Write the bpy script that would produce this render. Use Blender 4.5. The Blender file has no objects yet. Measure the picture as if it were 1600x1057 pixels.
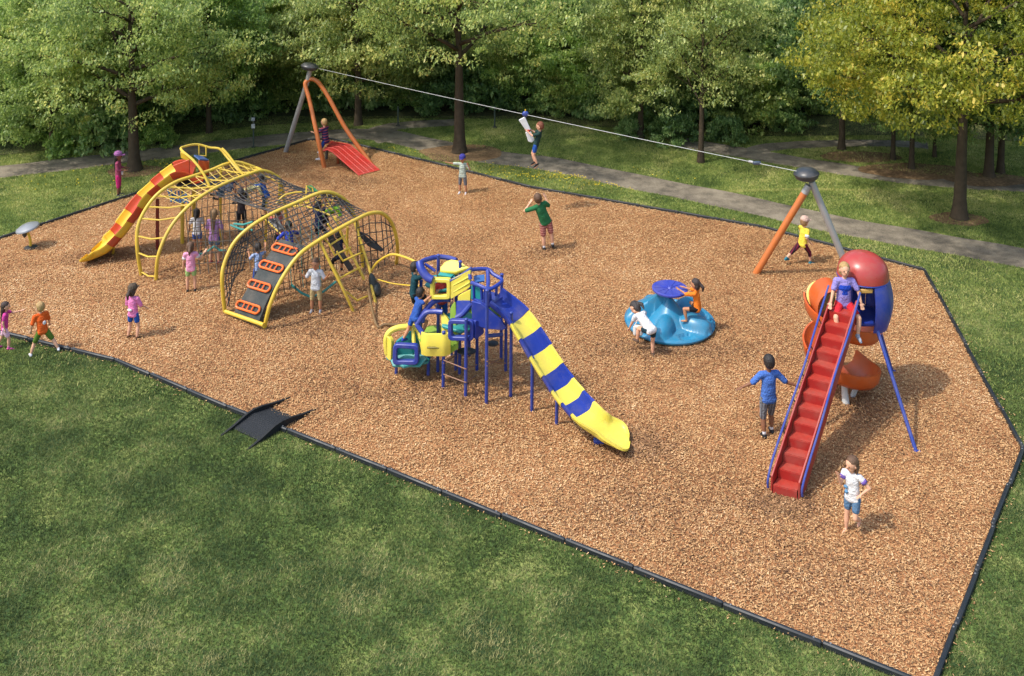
import bpy, math, random
import numpy as np
from mathutils import Vector, Matrix, noise as mnoise
R = math.radians
sc = bpy.context.scene
C = sc.collection
rng = np.random.default_rng(7)
random.seed(7)
# ------------------------------------------------------------------ camera, sky, sun, exposure
FPX, HC, PITCH, HOR = 1450.0, 11.0, R(4.0), -240.0       # focal length in 1600-px units, eye height, pitch, horizon row
PPY = HOR + FPX * math.tan(PITCH)
cam = bpy.data.cameras.new('camera'); cam_o = bpy.data.objects.new('camera', cam); C.objects.link(cam_o)
cam.sensor_width = 36.0; cam.lens = 36.0 * FPX / 1600.0
cam.shift_y = -(528.5 - PPY) / 1600.0
cam.clip_start = 0.1; cam.clip_end = 2000
cam_o.location = (0, 0, HC); cam_o.rotation_euler = (math.pi / 2 - PITCH, 0, 0)
sc.camera = cam_o
SUN_EL, SUN_AZ = R(56), R(204)                             # azimuth of the sun seen from the ground, from +X counter-clockwise
sun_dir = Vector((math.cos(SUN_EL) * math.cos(SUN_AZ), math.cos(SUN_EL) * math.sin(SUN_AZ), math.sin(SUN_EL)))
w = bpy.data.worlds.new("World"); sc.world = w; w.use_nodes = True
nt = w.node_tree; nt.nodes.clear()
wo = nt.nodes.new('ShaderNodeOutputWorld'); bg = nt.nodes.new('ShaderNodeBackground'); sky = nt.nodes.new('ShaderNodeTexSky')
sky.sky_type = 'NISHITA'; sky.sun_disc = False; sky.sun_elevation = SUN_EL
sky.sun_rotation = math.pi / 2 - SUN_AZ
sky.air_density = 1.2; sky.dust_density = 2.5; sky.ozone_density = 1.0
bg.inputs[1].default_value = 0.15
nt.links.new(sky.outputs[0], bg.inputs[0]); nt.links.new(bg.outputs[0], wo.inputs[0])
sl = bpy.data.lights.new('sun', 'SUN'); sun = bpy.data.objects.new('sun', sl); C.objects.link(sun)
sl.energy = 2.1; sl.angle = R(1.5); sl.color = (1.0, 0.95, 0.86)
sun.rotation_euler = sun_dir.to_track_quat('Z', 'Y').to_euler(); sun.location = (0, 0, 30)
sc.view_settings.view_transform = 'Standard'; sc.view_settings.look = 'None'
sc.view_settings.exposure = 0.9; sc.view_settings.gamma = 1.0
sc.render.engine = 'CYCLES'
sc.cycles.use_denoising = True
sc.cycles.max_bounces = 6; sc.cycles.diffuse_bounces = 4; sc.cycles.transmission_bounces = 3
sc.cycles.caustics_reflective = False; sc.cycles.caustics_refractive = False

# ------------------------------------------------------------------ picture -> place
cp, sp_ = math.cos(PITCH), math.sin(PITCH)
def ray(px, py):
    x = (px - 800.0) / FPX; u = (PPY - py) / FPX
    return Vector((x, cp + u * sp_, u * cp - sp_))
def G(px, py, z=0.0):
    d = ray(px, py); t = (z - HC) / d.z
    return Vector((d.x * t, d.y * t, z))
def PY(px, py, Y):
    d = ray(px, py); t = Y / d.y
    return Vector((d.x * t, Y, HC + d.z * t))
def Q(px, py, yg):
    """point seen at (px, py) standing above the ground row yg"""
    return PY(px, py, G(px, yg).y)
def ppm(yg): return (yg - HOR) / HC                        # photo pixels per metre at ground row yg
def px_of(p):
    p = Vector(p); a = p - Vector((0, 0, HC))
    dep = a.y * cp - a.z * sp_; up = a.y * sp_ + a.z * cp
    return 800 + FPX * a.x / dep, PPY - FPX * up / dep

# ------------------------------------------------------------------ materials
MC = {}
def srgb(r, g, b):
    f = lambda c: (c / 255 / 12.92) if c / 255 <= .04045 else ((c / 255 + .055) / 1.055) ** 2.4
    return (f(r), f(g), f(b), 1)
def mat(name, col, rough=.5, metal=0.0, var=.12, scale=6.0, bump=0.0, bscale=40, coat=0.0, spec=.5, stripes=None, sheen=0, wear=.13):
    if name in MC: return MC[name]
    m = bpy.data.materials.new(name); m.use_nodes = True; n = m.node_tree.nodes; l = m.node_tree.links
    b = n['Principled BSDF']
    if len(col) == 3: col = (*col, 1)
    tc = n.new('ShaderNodeTexCoord'); nz = n.new('ShaderNodeTexNoise'); nz.inputs['Scale'].default_value = scale
    nz.inputs['Detail'].default_value = 5
    l.new(tc.outputs['Object'], nz.inputs['Vector'])
    mx = n.new('ShaderNodeMix'); mx.data_type = 'RGBA'
    d = tuple(max(0, c * (1 - var)) for c in col[:3]) + (1,); e = tuple(min(1, c * (1 + var)) for c in col[:3]) + (1,)
    mx.inputs[6].default_value = d; mx.inputs[7].default_value = e
    l.new(nz.outputs['Fac'], mx.inputs[0]); out = mx.outputs[2]
    if stripes:
        ax, per, duty, c2 = stripes
        sx = n.new('ShaderNodeSeparateXYZ'); l.new(tc.outputs['Object'], sx.inputs[0])
        mm = n.new('ShaderNodeMath'); mm.operation = 'MULTIPLY'; mm.inputs[1].default_value = 1 / per; l.new(sx.outputs[ax], mm.inputs[0])
        fr = n.new('ShaderNodeMath'); fr.operation = 'FRACT'; l.new(mm.outputs[0], fr.inputs[0])
        lt = n.new('ShaderNodeMath'); lt.operation = 'LESS_THAN'; lt.inputs[1].default_value = duty; l.new(fr.outputs[0], lt.inputs[0])
        m2 = n.new('ShaderNodeMix'); m2.data_type = 'RGBA'; l.new(lt.outputs[0], m2.inputs[0]); l.new(out, m2.inputs[6])
        m2.inputs[7].default_value = (*c2[:3], 1); out = m2.outputs[2]
    if wear and not name.startswith(('ramp', 'cloth', 'hair', 'skin', 'eye', 'bark', 'dandelion')):
        nw = n.new('ShaderNodeTexNoise'); nw.inputs['Scale'].default_value = 2.3; nw.inputs['Detail'].default_value = 8; nw.inputs['Roughness'].default_value = .7; l.new(tc.outputs['Object'], nw.inputs['Vector'])
        rw = n.new('ShaderNodeMapRange'); rw.inputs[1].default_value = .45; rw.inputs[2].default_value = .75; rw.inputs[3].default_value = 0; rw.inputs[4].default_value = wear * 2.2; l.new(nw.outputs['Fac'], rw.inputs[0])
        m3 = n.new('ShaderNodeMix'); m3.data_type = 'RGBA'; l.new(rw.outputs[0], m3.inputs[0]); l.new(out, m3.inputs[6]); m3.inputs[7].default_value = (.26, .21, .16, 1); out = m3.outputs[2]
    l.new(out, b.inputs['Base Color'])
    b.inputs['Metallic'].default_value = metal; b.inputs['Specular IOR Level'].default_value = spec
    b.inputs['Coat Weight'].default_value = coat
    if sheen: b.inputs['Sheen Weight'].default_value = sheen
    mr = n.new('ShaderNodeMapRange'); mr.inputs[3].default_value = max(.05, rough - .08); mr.inputs[4].default_value = min(1, rough + .12)
    n2 = n.new('ShaderNodeTexNoise'); n2.inputs['Scale'].default_value = scale * 3; l.new(tc.outputs['Object'], n2.inputs['Vector'])
    l.new(n2.outputs['Fac'], mr.inputs[0]); l.new(mr.outputs[0], b.inputs['Roughness'])
    if bump:
        n3 = n.new('ShaderNodeTexNoise'); n3.inputs['Scale'].default_value = bscale; l.new(tc.outputs['Object'], n3.inputs['Vector'])
        bp = n.new('ShaderNodeBump'); bp.inputs['Strength'].default_value = bump; bp.inputs['Distance'].default_value = .06 if name.startswith('cloth') else .02
        l.new(n3.outputs['Fac'], bp.inputs['Height']); l.new(bp.outputs[0], b.inputs['Normal'])
    MC[name] = m; return m

def ramp_mat(name, stops, scales, rough=.9, island=.5, transl=0.0, bump=0, spec=.3, rot=0, mid=.5):
    """colour from large noises over world position plus a random value per island (leaf, blade, chip)"""
    m = bpy.data.materials.new(name); m.use_nodes = True; n = m.node_tree.nodes; l = m.node_tree.links
    b = n['Principled BSDF']; g = n.new('ShaderNodeNewGeometry')
    acc = None
    for s, wgt in scales:
        nz = n.new('ShaderNodeTexNoise'); nz.inputs['Scale'].default_value = s; nz.inputs['Detail'].default_value = 6; nz.inputs['Roughness'].default_value = .62
        l.new(g.outputs['Position'], nz.inputs['Vector'])
        sub = n.new('ShaderNodeMath'); sub.operation = 'MULTIPLY_ADD'; sub.inputs[1].default_value = wgt * 2; sub.inputs[2].default_value = -wgt
        l.new(nz.outputs['Fac'], sub.inputs[0])
        if acc is None: acc = sub.outputs[0]
        else:
            a = n.new('ShaderNodeMath'); l.new(acc, a.inputs[0]); l.new(sub.outputs[0], a.inputs[1]); acc = a.outputs[0]
    if island:
        sub = n.new('ShaderNodeMath'); sub.operation = 'MULTIPLY_ADD'; sub.inputs[1].default_value = island; sub.inputs[2].default_value = mid - island * .5
        l.new(g.outputs['Random Per Island'], sub.inputs[0])
        a = n.new('ShaderNodeMath'); l.new(sub.outputs[0], a.inputs[1])
    else:
        a = n.new('ShaderNodeMath'); a.inputs[1].default_value = mid
    l.new(acc, a.inputs[0]); acc = a.outputs[0]
    cr = n.new('ShaderNodeValToRGB'); el = cr.color_ramp.elements
    while len(el) < len(stops): el.new(.5)
    for e, (p, c) in zip(el, stops): e.position = p; e.color = c
    l.new(acc, cr.inputs[0]); l.new(cr.outputs[0], b.inputs['Base Color'])
    b.inputs['Roughness'].default_value = rough; b.inputs['Specular IOR Level'].default_value = spec
    if bump:
        n3 = n.new('ShaderNodeTexNoise'); n3.inputs['Scale'].default_value = bump[1]; n3.inputs['Detail'].default_value = 4; l.new(g.outputs['Position'], n3.inputs['Vector'])
        bp = n.new('ShaderNodeBump'); bp.inputs['Strength'].default_value = bump[0]; bp.inputs['Distance'].default_value = .03
        l.new(n3.outputs['Fac'], bp.inputs['Height']); l.new(bp.outputs[0], b.inputs['Normal'])
    if transl:
        t = n.new('ShaderNodeBsdfTranslucent'); l.new(cr.outputs[0], t.inputs[0])
        ms = n.new('ShaderNodeMixShader'); ms.inputs[0].default_value = transl
        l.new(b.outputs[0], ms.inputs[1]); l.new(t.outputs[0], ms.inputs[2]); l.new(ms.outputs[0], n['Material Output'].inputs[0])
    return m

# ------------------------------------------------------------------ mesh helpers
class MB:
    def __init__(s): s.v = []; s.f = []
    def add(s, vs, fs):
        o = len(s.v); s.v += [tuple(v) for v in vs]; s.f += [tuple(i + o for i in f) for f in fs]; return s
    def box(s, c, size, rot=None, bev=0.0):
        hx, hy, hz = [a / 2 for a in size]; c = Vector(c)
        M = rot if rot is not None else Matrix.Identity(3)
        if bev <= 0:
            pts = [(x, y, z) for z in (-hz, hz) for y in (-hy, hy) for x in (-hx, hx)]
            fs = [(0, 2, 3, 1), (4, 5, 7, 6), (0, 1, 5, 4), (2, 6, 7, 3), (0, 4, 6, 2), (1, 3, 7, 5)]
            return s.add([c + M @ Vector(p) for p in pts], fs)
        b = min(bev, hx * .9, hy * .9, hz * .9); rings = []
        for z, ins in ((-hz, b), (-hz + b, 0), (hz - b, 0), (hz, b)):
            X, Y = hx - ins, hy - ins; k = b if ins == 0 else b * .6
            rings.append([(X - k, -Y, z), (X, -Y + k, z), (X, Y - k, z), (X - k, Y, z), (-X + k, Y, z), (-X, Y - k, z), (-X, -Y + k, z), (-X + k, -Y, z)])
        vs = [c + M @ Vector(p) for r in rings for p in r]; fs = []
        for r in range(3):
            for i in range(8): j = (i + 1) % 8; fs.append((r * 8 + i, r * 8 + j, r * 8 + 8 + j, r * 8 + 8 + i))
        fs.append(tuple(range(7, -1, -1))); fs.append(tuple(24 + i for i in range(8)))
        return s.add(vs, fs)
    def tube(s, pts, r, seg=10, r2=None, closed=False):
        pts = [Vector(p) for p in pts]; n = len(pts); rr = r if isinstance(r, (list, tuple)) else [r + ((r2 if r2 is not None else r) - r) * i / max(1, n - 1) for i in range(n)]
        vs = []; prev = None
        for i, p in enumerate(pts):
            if closed: t = pts[(i + 1) % n] - pts[i - 1]
            else: t = pts[min(i + 1, n - 1)] - pts[max(i - 1, 0)]
            if t.length < 1e-9: t = Vector((0, 0, 1))
            t.normalize()
            if prev is None:
                a = Vector((0, 0, 1)) if abs(t.z) < .9 else Vector((1, 0, 0)); u = t.cross(a).normalized()
            else: u = (prev - t * prev.dot(t)); u = u.normalized() if u.length > 1e-6 else t.orthogonal().normalized()
            prev = u; v = t.cross(u)
            for k in range(seg):
                a = 2 * math.pi * k / seg; vs.append(p + (u * math.cos(a) + v * math.sin(a)) * rr[i])
        fs = []
        for i in range(n if closed else n - 1):
            for k in range(seg):
                a = i * seg + k; b = i * seg + (k + 1) % seg; c = ((i + 1) % n) * seg + (k + 1) % seg; d = ((i + 1) % n) * seg + k
                fs.append((a, b, c, d))
        if not closed: fs.append(tuple(range(seg - 1, -1, -1))); fs.append(tuple((n - 1) * seg + k for k in range(seg)))
        return s.add(vs, fs)
    def lathe(s, prof, c=(0, 0, 0), seg=32, rot=None):
        c = Vector(c); M = rot if rot is not None else Matrix.Identity(3); vs = []; fs = []
        for (r, z) in prof:
            for k in range(seg):
                a = 2 * math.pi * k / seg; vs.append(c + M @ Vector((r * math.cos(a), r * math.sin(a), z)))
        for i in range(len(prof) - 1):
            for k in range(seg):
                fs.append((i * seg + k, i * seg + (k + 1) % seg, (i + 1) * seg + (k + 1) % seg, (i + 1) * seg + k))
        fs.append(tuple(range(seg - 1, -1, -1))); fs.append(tuple((len(prof) - 1) * seg + k for k in range(seg)))
        return s.add(vs, fs)
    def ell(s, c, rad, M=None, seg=14, rings=9):
        c = Vector(c); M = M if M is not None else Matrix.Identity(3); vs = [c + M @ Vector((0, 0, -rad[2]))]; fs = []
        for i in range(1, rings):
            ph = -math.pi / 2 + math.pi * i / rings
            for k in range(seg):
                a = 2 * math.pi * k / seg
                vs.append(c + M @ Vector((rad[0] * math.cos(ph) * math.cos(a), rad[1] * math.cos(ph) * math.sin(a), rad[2] * math.sin(ph))))
        vs.append(c + M @ Vector((0, 0, rad[2]))); T = len(vs) - 1
        for k in range(seg):
            fs.append((0, 1 + (k + 1) % seg, 1 + k)); b = 1 + (rings - 2) * seg; fs.append((b + k, b + (k + 1) % seg, T))
        for i in range(rings - 2):
            for k in range(seg):
                a = 1 + i * seg
                fs.append((a + k, a + (k + 1) % seg, a + seg + (k + 1) % seg, a + seg + k))
        return s.add(vs, fs)
    def cap(s, a, b, ra, rb, seg=12):
        a, b = Vector(a), Vector(b); t = (b - a); L = t.length
        if L < 1e-6: return s.ell(a, (ra, ra, ra))
        t /= L; ps = []; rr = []
        for k in range(5):
            f = math.pi / 2 * (1 - k / 4); ps.append(a - t * ra * math.sin(f) * .999); rr.append(max(.0006, ra * math.cos(f)))
        for k in range(5):
            f = math.pi / 2 * (k / 4); ps.append(b + t * rb * math.sin(f) * .999); rr.append(max(.0006, rb * math.cos(f)))
        u = t.orthogonal().normalized(); v = t.cross(u); vs = []; fs = []
        for p, r in zip(ps, rr):
            for k in range(seg):
                an = 2 * math.pi * k / seg; vs.append(p + (u * math.cos(an) + v * math.sin(an)) * r)
        for i in range(9):
            for k in range(seg): fs.append((i * seg + k, i * seg + (k + 1) % seg, (i + 1) * seg + (k + 1) % seg, (i + 1) * seg + k))
        fs.append(tuple(range(seg - 1, -1, -1))); fs.append(tuple(9 * seg + k for k in range(seg)))
        return s.add(vs, fs)
    def sweep(s, path, prof, up=Vector((0, 0, 1)), ups=None, profs=None, cap=True):
        """sweep a closed profile (side, up) along a path"""
        path = [Vector(p) for p in path]; n = len(path); vs = []; m = len(prof if profs is None else profs[0])
        for i, p in enumerate(path):
            t = (path[min(i + 1, n - 1)] - path[max(i - 1, 0)]).normalized(); U = Vector(ups[i]) if ups else up
            sd = t.cross(U).normalized(); nn = sd.cross(t).normalized(); pr = profs[i] if profs else prof
            vs += [p + sd * a + nn * b for a, b in pr]
        fs = []
        for i in range(n - 1):
            for k in range(m): fs.append((i * m + k, i * m + (k + 1) % m, (i + 1) * m + (k + 1) % m, (i + 1) * m + k))
        if cap: fs.append(tuple(range(m - 1, -1, -1))); fs.append(tuple((n - 1) * m + k for k in range(m)))
        return s.add(vs, fs)
    def slab(s, poly, th, nrm=None):
        """flat polygon given a thickness along its normal (centred)"""
        P = [Vector(p) for p in poly]
        if nrm is None:
            nrm = Vector((0, 0, 0))
            for i in range(len(P)): nrm += P[i].cross(P[(i + 1) % len(P)])
            nrm.normalize()
        n = len(P); vs = [p + nrm * th / 2 for p in P] + [p - nrm * th / 2 for p in P]
        fs = [tuple(range(n)), tuple(range(2 * n - 1, n - 1, -1))] + [(i, n + i, n + (i + 1) % n, (i + 1) % n) for i in range(n)]
        return s.add(vs, fs)
    def mesh(s, name, m, smooth=True, org=None):
        me = bpy.data.meshes.new(name); vs = s.v
        if org is not None: vs = [(a - org[0], b - org[1], c - org[2]) for a, b, c in vs]
        me.from_pydata(vs, [], s.f); me.update()
        if m is not None: me.materials.append(m)
        if smooth: me.shade_smooth()
        return me
    def build(s, name, m, parent=None, smooth=True, bevel=0.0, sharp=35, subd=0):
        org = None
        if parent is not None: org = parent_world(parent)
        me = s.mesh(name, m, smooth, org)
        o = bpy.data.objects.new(name, me); C.objects.link(o)
        if parent is not None: o.parent = parent
        if smooth and sharp: me.set_sharp_from_angle(angle=R(sharp))
        if bevel: md = o.modifiers.new('bevel', 'BEVEL'); md.width = bevel; md.segments = 2; md.limit_method = 'ANGLE'; md.angle_limit = R(30)
        if subd: md = o.modifiers.new('subd', 'SUBSURF'); md.levels = subd; md.render_levels = subd
        return o
def parent_world(p):
    v = Vector((0, 0, 0))
    while p is not None: v += p.location; p = p.parent
    return v
def tag(o, label=None, cat=None, group=None, kind=None):
    if label: o['label'] = label
    if cat: o['category'] = cat
    if group: o['group'] = group
    if kind: o['kind'] = kind
    return o
def empty(name, loc, label, cat, group=None):
    o = bpy.data.objects.new(name, None); C.objects.link(o); o.location = loc; o.empty_display_size = .2
    return tag(o, label, cat, group)
def fastmesh(name, verts, faces_n, m, smooth=False):
    """verts (N,3) with faces being consecutive runs of faces_n verts"""
    me = bpy.data.meshes.new(name); N = len(verts); F = N // faces_n
    me.vertices.add(N); me.vertices.foreach_set('co', np.ascontiguousarray(verts, dtype=np.float32).ravel())
    me.loops.add(N); me.loops.foreach_set('vertex_index', np.arange(N, dtype=np.int32))
    me.polygons.add(F); me.polygons.foreach_set('loop_start', np.arange(0, N, faces_n, dtype=np.int32))
    me.polygons.foreach_set('loop_total', np.full(F, faces_n, dtype=np.int32))
    me.update(calc_edges=True); me.materials.append(m); return me
def spline(pts, n=8):
    P = [Vector(p) for p in pts]; out = []
    for i in range(len(P) - 1):
        p0 = P[max(i - 1, 0)]; p1 = P[i]; p2 = P[i + 1]; p3 = P[min(i + 2, len(P) - 1)]
        for k in range(n):
            t = k / n
            out.append(.5 * ((2 * p1) + (p2 - p0) * t + (2 * p0 - 5 * p1 + 4 * p2 - p3) * t * t + (3 * p1 - p0 - 3 * p2 + p3) * t ** 3))
    out.append(P[-1]); return out
# ------------------------------------------------------------------ ground
BED = [(-250, 462), (-250, 430), (0, 375), (200, 309), (380, 250), (430, 236), (480, 221), (515, 219), (545, 225), (700, 262), (830, 295), (1190, 357), (1445, 425), (1598, 705), (1456, 1080), (990, 893), (450, 676), (355, 640), (180, 566)]
bedw = [G(*p) for p in BED]
bed2 = np.array([(p.x, p.y) for p in bedw])
def inside(P, poly):
    x, y = P[:, 0], P[:, 1]; ins = np.zeros(len(P), bool); n = len(poly); j = n - 1
    for i in range(n):
        xi, yi = poly[i]; xj, yj = poly[j]
        c = ((yi > y) != (yj > y)) & (x < (xj - xi) * (y - yi) / (yj - yi + 1e-12) + xi); ins ^= c; j = i
    return ins
def strip_poly(cl, wd):
    """polygon of a path from centre line world pts and widths"""
    L, Rr = [], []
    for i, p in enumerate(cl):
        t = (cl[min(i + 1, len(cl) - 1)] - cl[max(i - 1, 0)]); t.z = 0; t.normalize(); nrm = Vector((-t.y, t.x, 0))
        wv = wd[i] * (1 + .05 * math.sin(i * 1.7)) if isinstance(wd, list) else wd * (1 + .04 * math.sin(i * 1.3))
        L.append(p + nrm * wv / 2); Rr.append(p - nrm * wv / 2)
    return L, Rr
lawn_cols = [(.18, srgb(46, 66, 32)), (.42, srgb(72, 94, 44)), (.6, srgb(94, 114, 54)), (.8, srgb(132, 140, 78))]
m_lawn = ramp_mat('lawn_ground', lawn_cols, [(.35, .9), (1.6, .8), (14, .7)], island=0, bump=(.6, 30), mid=.46)
m_blade = ramp_mat('grass_blades', [(.1, srgb(66, 80, 44)), (.4, srgb(94, 108, 58)), (.65, srgb(122, 132, 76)), (.92, srgb(176, 170, 116))],
                   [(.30, .95), (1.3, .75), (7, .35)], island=.5, transl=.3, rough=.75, mid=.5)
m_blade2 = ramp_mat('lit_tone_blades', [(.08, srgb(92, 110, 54)), (.36, srgb(134, 150, 76)), (.62, srgb(164, 172, 94)), (.9, srgb(206, 198, 130))],
                   [(.22, .8), (.9, .7), (5, .35)], island=.5, transl=.35, rough=.75, mid=.5)  # brighter copy of the front blades; grazing light on the back lawn put into colour
def sheet(name, L, Rr, z, m, label=None):
    mb = MB(); n = len(L)
    mb.add([(p.x, p.y, z) for p in L] + [(p.x, p.y, z) for p in Rr], [(i, n + i, n + i + 1, i + 1) for i in range(n - 1)])
    o = mb.build(name, m, smooth=False); o['kind'] = 'structure'; return o
# lawn to the horizon
mb = MB(); NX = 90
xs = np.concatenate([np.linspace(-600, -45, 12), np.linspace(-42, 42, 43), np.linspace(45, 600, 12)])
ys = np.concatenate([np.linspace(-300, 0, 6), np.linspace(4, 70, 34), np.linspace(76, 900, 16)])
def lawn_z(x, y):
    far = max(0.0, min(1.0, (y - 40) / 8)) * max(0.0, min(1.0, 1 - (y - 70) / 60))
    return 0.0 if y < 40 else .0 + far * .22 * mnoise.noise(Vector((x * .09, y * .09, 0)))
vs = [(x, y, 0 if far_ else lawn_z(x, y)) for y in ys for far_ in [abs(y) > 300] for x in xs]
nx = len(xs)
mb.add(vs, [(j * nx + i, j * nx + i + 1, (j + 1) * nx + i + 1, (j + 1) * nx + i) for j in range(len(ys) - 1) for i in range(nx - 1)])
o = mb.build('lawn', m_lawn); o['kind'] = 'structure'
# mulch bed
m_mulch = ramp_mat('mulch_base', [(.2, srgb(96, 62, 38)), (.5, srgb(160, 108, 68)), (.8, srgb(196, 146, 98))], [(.25, .25), (3, .3), (55, .9)], island=0, bump=(1, 60))
mb = MB(); mb.add([(p.x, p.y, .012) for p in bedw], [tuple(range(len(bedw)))[::-1]])
o = mb.build('mulch_bed', m_mulch, smooth=False); o['kind'] = 'structure'
m_chip = ramp_mat('wood_chips', [(.06, srgb(78, 56, 40)), (.24, srgb(146, 110, 74)), (.4, srgb(184, 143, 97)), (.78, srgb(198, 159, 112)), (1.0, srgb(228, 200, 158))],
                  [(.12, .30), (.7, .35), (4, .2)], island=.74, rough=.85, spec=.2, mid=.5)
def scatter_quads(P, ln, wd, tilt, lift, rs):
    n = len(P); a = rs.uniform(0, 2 * np.pi, n); ln = ln * rs.uniform(.45, 1.3, n); wd = wd * rs.uniform(.5, 1.4, n)
    d = np.stack([np.cos(a), np.sin(a), rs.normal(0, tilt, n)], 1); s = np.stack([-np.sin(a), np.cos(a), rs.normal(0, tilt, n)], 1)
    c = np.concatenate([P, (lift + rs.uniform(0, .03, n))[:, None]], 1)
    k = rs.uniform(.5, 1, n)[:, None]
    q = np.stack([c - d * ln[:, None] / 2 - s * wd[:, None] / 2, c + d * ln[:, None] / 2 - s * wd[:, None] / 2 * k, c + d * ln[:, None] / 2 + s * wd[:, None] / 2 * k, c - d * ln[:, None] / 2 + s * wd[:, None] / 2], 1)
    return q.reshape(-1, 3)
mn, mxx = bed2.min(0), bed2.max(0)
N = 900000
P = rng.uniform(mn, mxx, (N, 2)); P = P[inside(P, bed2)]
P = P[P[:, 0] > -22]
sp = []                                   # chips kicked over the edging
for a, b in zip(bed2, np.roll(bed2, -1, 0)):
    L_ = np.linalg.norm(b - a); n = int(L_ * 45)
    if L_ > .1 and n: d = (b - a) / L_; sp.append(a + d * rng.uniform(0, L_, (n, 1)) + np.array([-d[1], d[0]]) * rng.normal(0, .11, (n, 1)))
P = np.concatenate([P] + sp)
q = scatter_quads(P, .034, .015, .26, .016, rng)
o = bpy.data.objects.new('wood_chips', fastmesh('wood_chips', q, 4, m_chip)); C.objects.link(o)
tag(o, 'loose tan and orange wood chips covering the whole play area', 'wood chips', kind='stuff')
# scuffed hollows with darker, damp chips
m_damp = ramp_mat('damp_chips', [(.1, srgb(82, 58, 42)), (.4, srgb(128, 92, 62)), (.75, srgb(164, 124, 86)), (1, srgb(196, 160, 120))], [(1.2, .3), (6, .3)], island=.7, rough=.8, mid=.5)
sc_ = []
for px, py, n, sx, sy in ((985, 698, 2600, .42, .26), (146, 404, 1500, .45, .25), (1226, 790, 1700, .36, .22), (1046, 548, 2600, .95, .20), (560, 284, 1300, .55, .3), (480, 505, 2300, .8, .4), (310, 425, 2300, 1.1, .5), (700, 620, 2600, .9, .35), (855, 395, 900, .4, .25), (1340, 640, 1600, .5, .4), (1290, 900, 1500, .9, .4), (1000, 800, 1500, 1.1, .4)):
    c = G(px, py); sc_.append(np.stack([rng.normal(c.x, sx, n), rng.normal(c.y, sy, n)], 1))
sc_ = np.concatenate(sc_); sc_ = sc_[inside(sc_, bed2)]
q = scatter_quads(sc_, .042, .018, .34, .026, rng)
o = bpy.data.objects.new('damp_wood_chips', fastmesh('damp_wood_chips', q, 4, m_damp)); C.objects.link(o)
tag(o, 'darker scuffed wood chips at the slide exits and under the climbers', 'wood chips', kind='stuff')
# paths
m_path = ramp_mat('asphalt_path', [(.05, srgb(76, 71, 62)), (.25, srgb(92, 85, 74)), (.5, srgb(116, 107, 93)), (.8, srgb(138, 128, 111))], [(.35, .8), (2.5, .7), (40, .6)], island=0, bump=(.4, 80))
PATHS = []
def path(name, pts, wd, z):
    cl = spline([G(*p) for p in pts], 5); L, Rr = strip_poly(cl, wd)
    sheet(name, L, Rr, z, m_path); PATHS.append(np.array([(p.x, p.y) for p in L + Rr[::-1]]))
path('path', [(-260, 305), (-60, 277), (80, 260), (250, 240), (420, 220), (530, 211), (600, 212), (680, 229), (770, 246), (860, 257), (1000, 286), (1150, 316), (1300, 350), (1450, 377), (1600, 404), (1800, 445), (2100, 520)], 1.35, .006)
path('path', [(610, 222), (596, 212), (592, 205), (612, 199), (650, 195), (720, 191.5)], .95, .010)
path('path', [(1060, 222), (1130, 234), (1200, 246), (1290, 261), (1400, 277), (1500, 286), (1600, 291), (1800, 300)], 1.15, .006)
path('path', [(1170, 241), (1195, 232), (1250, 227), (1330, 224.5), (1410, 225.5), (1450, 229)], .8, .010)
# worn trail and bare soil
m_trail = ramp_mat('worn_grass', [(.2, srgb(110, 118, 62)), (.6, srgb(146, 142, 84)), (.9, srgb(170, 156, 104))], [(.8, .6), (9, .8)], island=0, bump=(.5, 50))
cl = spline([G(*p) for p in [(1120, 300), (1200, 297), (1280, 296), (1370, 299)]], 5); L, Rr = strip_poly(cl, .22); sheet('trail', L, Rr, .005, m_trail)
m_soil = ramp_mat('bare_soil', [(.2, srgb(84, 66, 46)), (.5, srgb(118, 92, 64)), (.85, srgb(150, 122, 88))], [(1, .5), (12, .8)], island=0, bump=(.8, 40))
SOIL = []
def soil(px, py, rx, ry, z=.014):
    c = G(px, py); mb = MB(); n = 40; pts = []
    for k in range(n):
        a = 2 * math.pi * k / n; f = 1 + .18 * mnoise.noise(Vector((math.cos(a) * 1.6 + px, math.sin(a) * 1.6, 0)))
        pts.append((c.x + rx * f * math.cos(a), c.y + ry * f * math.sin(a), z))
    mb.add(pts, [tuple(range(n))]); o = mb.build('bare_soil', m_soil, smooth=False); o['kind'] = 'structure'
    SOIL.append(np.array([(p[0], p[1]) for p in pts]))
soil(722, 240, 1.5, .9); soil(212, 268, .9, .6)
soil(1500, 343, .8, .5); soil(1432, 268, 1.8, .8, .018); soil(1545, 282, 1.4, .6, .022); soil(1345, 246, 1.4, .6, .016)
# grass blades
def blades(P, h, wd, rs):
    n = len(P); a = rs.uniform(0, 2 * np.pi, n); h = h * rs.uniform(.45, 1.25, n); lean = rs.normal(0, .55, (n, 2)) * h[:, None]
    s = np.stack([np.cos(a), np.sin(a), np.zeros(n)], 1) * (wd * rs.uniform(.6, 1.4, n) / 2)[:, None]
    c = np.concatenate([P, np.full((n, 1), 0.0)], 1)
    top = c + np.concatenate([lean, h[:, None]], 1)
    return np.stack([c - s, c + s, top], 1).reshape(-1, 3)
def free(P):
    ok = ~inside(P, bed2)
    for poly in PATHS: ok &= ~inside(P, poly)
    for poly in SOIL: ok &= ~(inside(P, poly) & (rng.random(len(P)) < .8))
    return P[ok]
def in_view(P, top=215, m=60):
    dep = P[:, 1]; px = 800 + FPX * P[:, 0] / dep; py = HOR + FPX * HC / dep
    return P[(px > -m) & (px < 1600 + m) & (py < 1057 + 190) & (py > top)]
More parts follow.
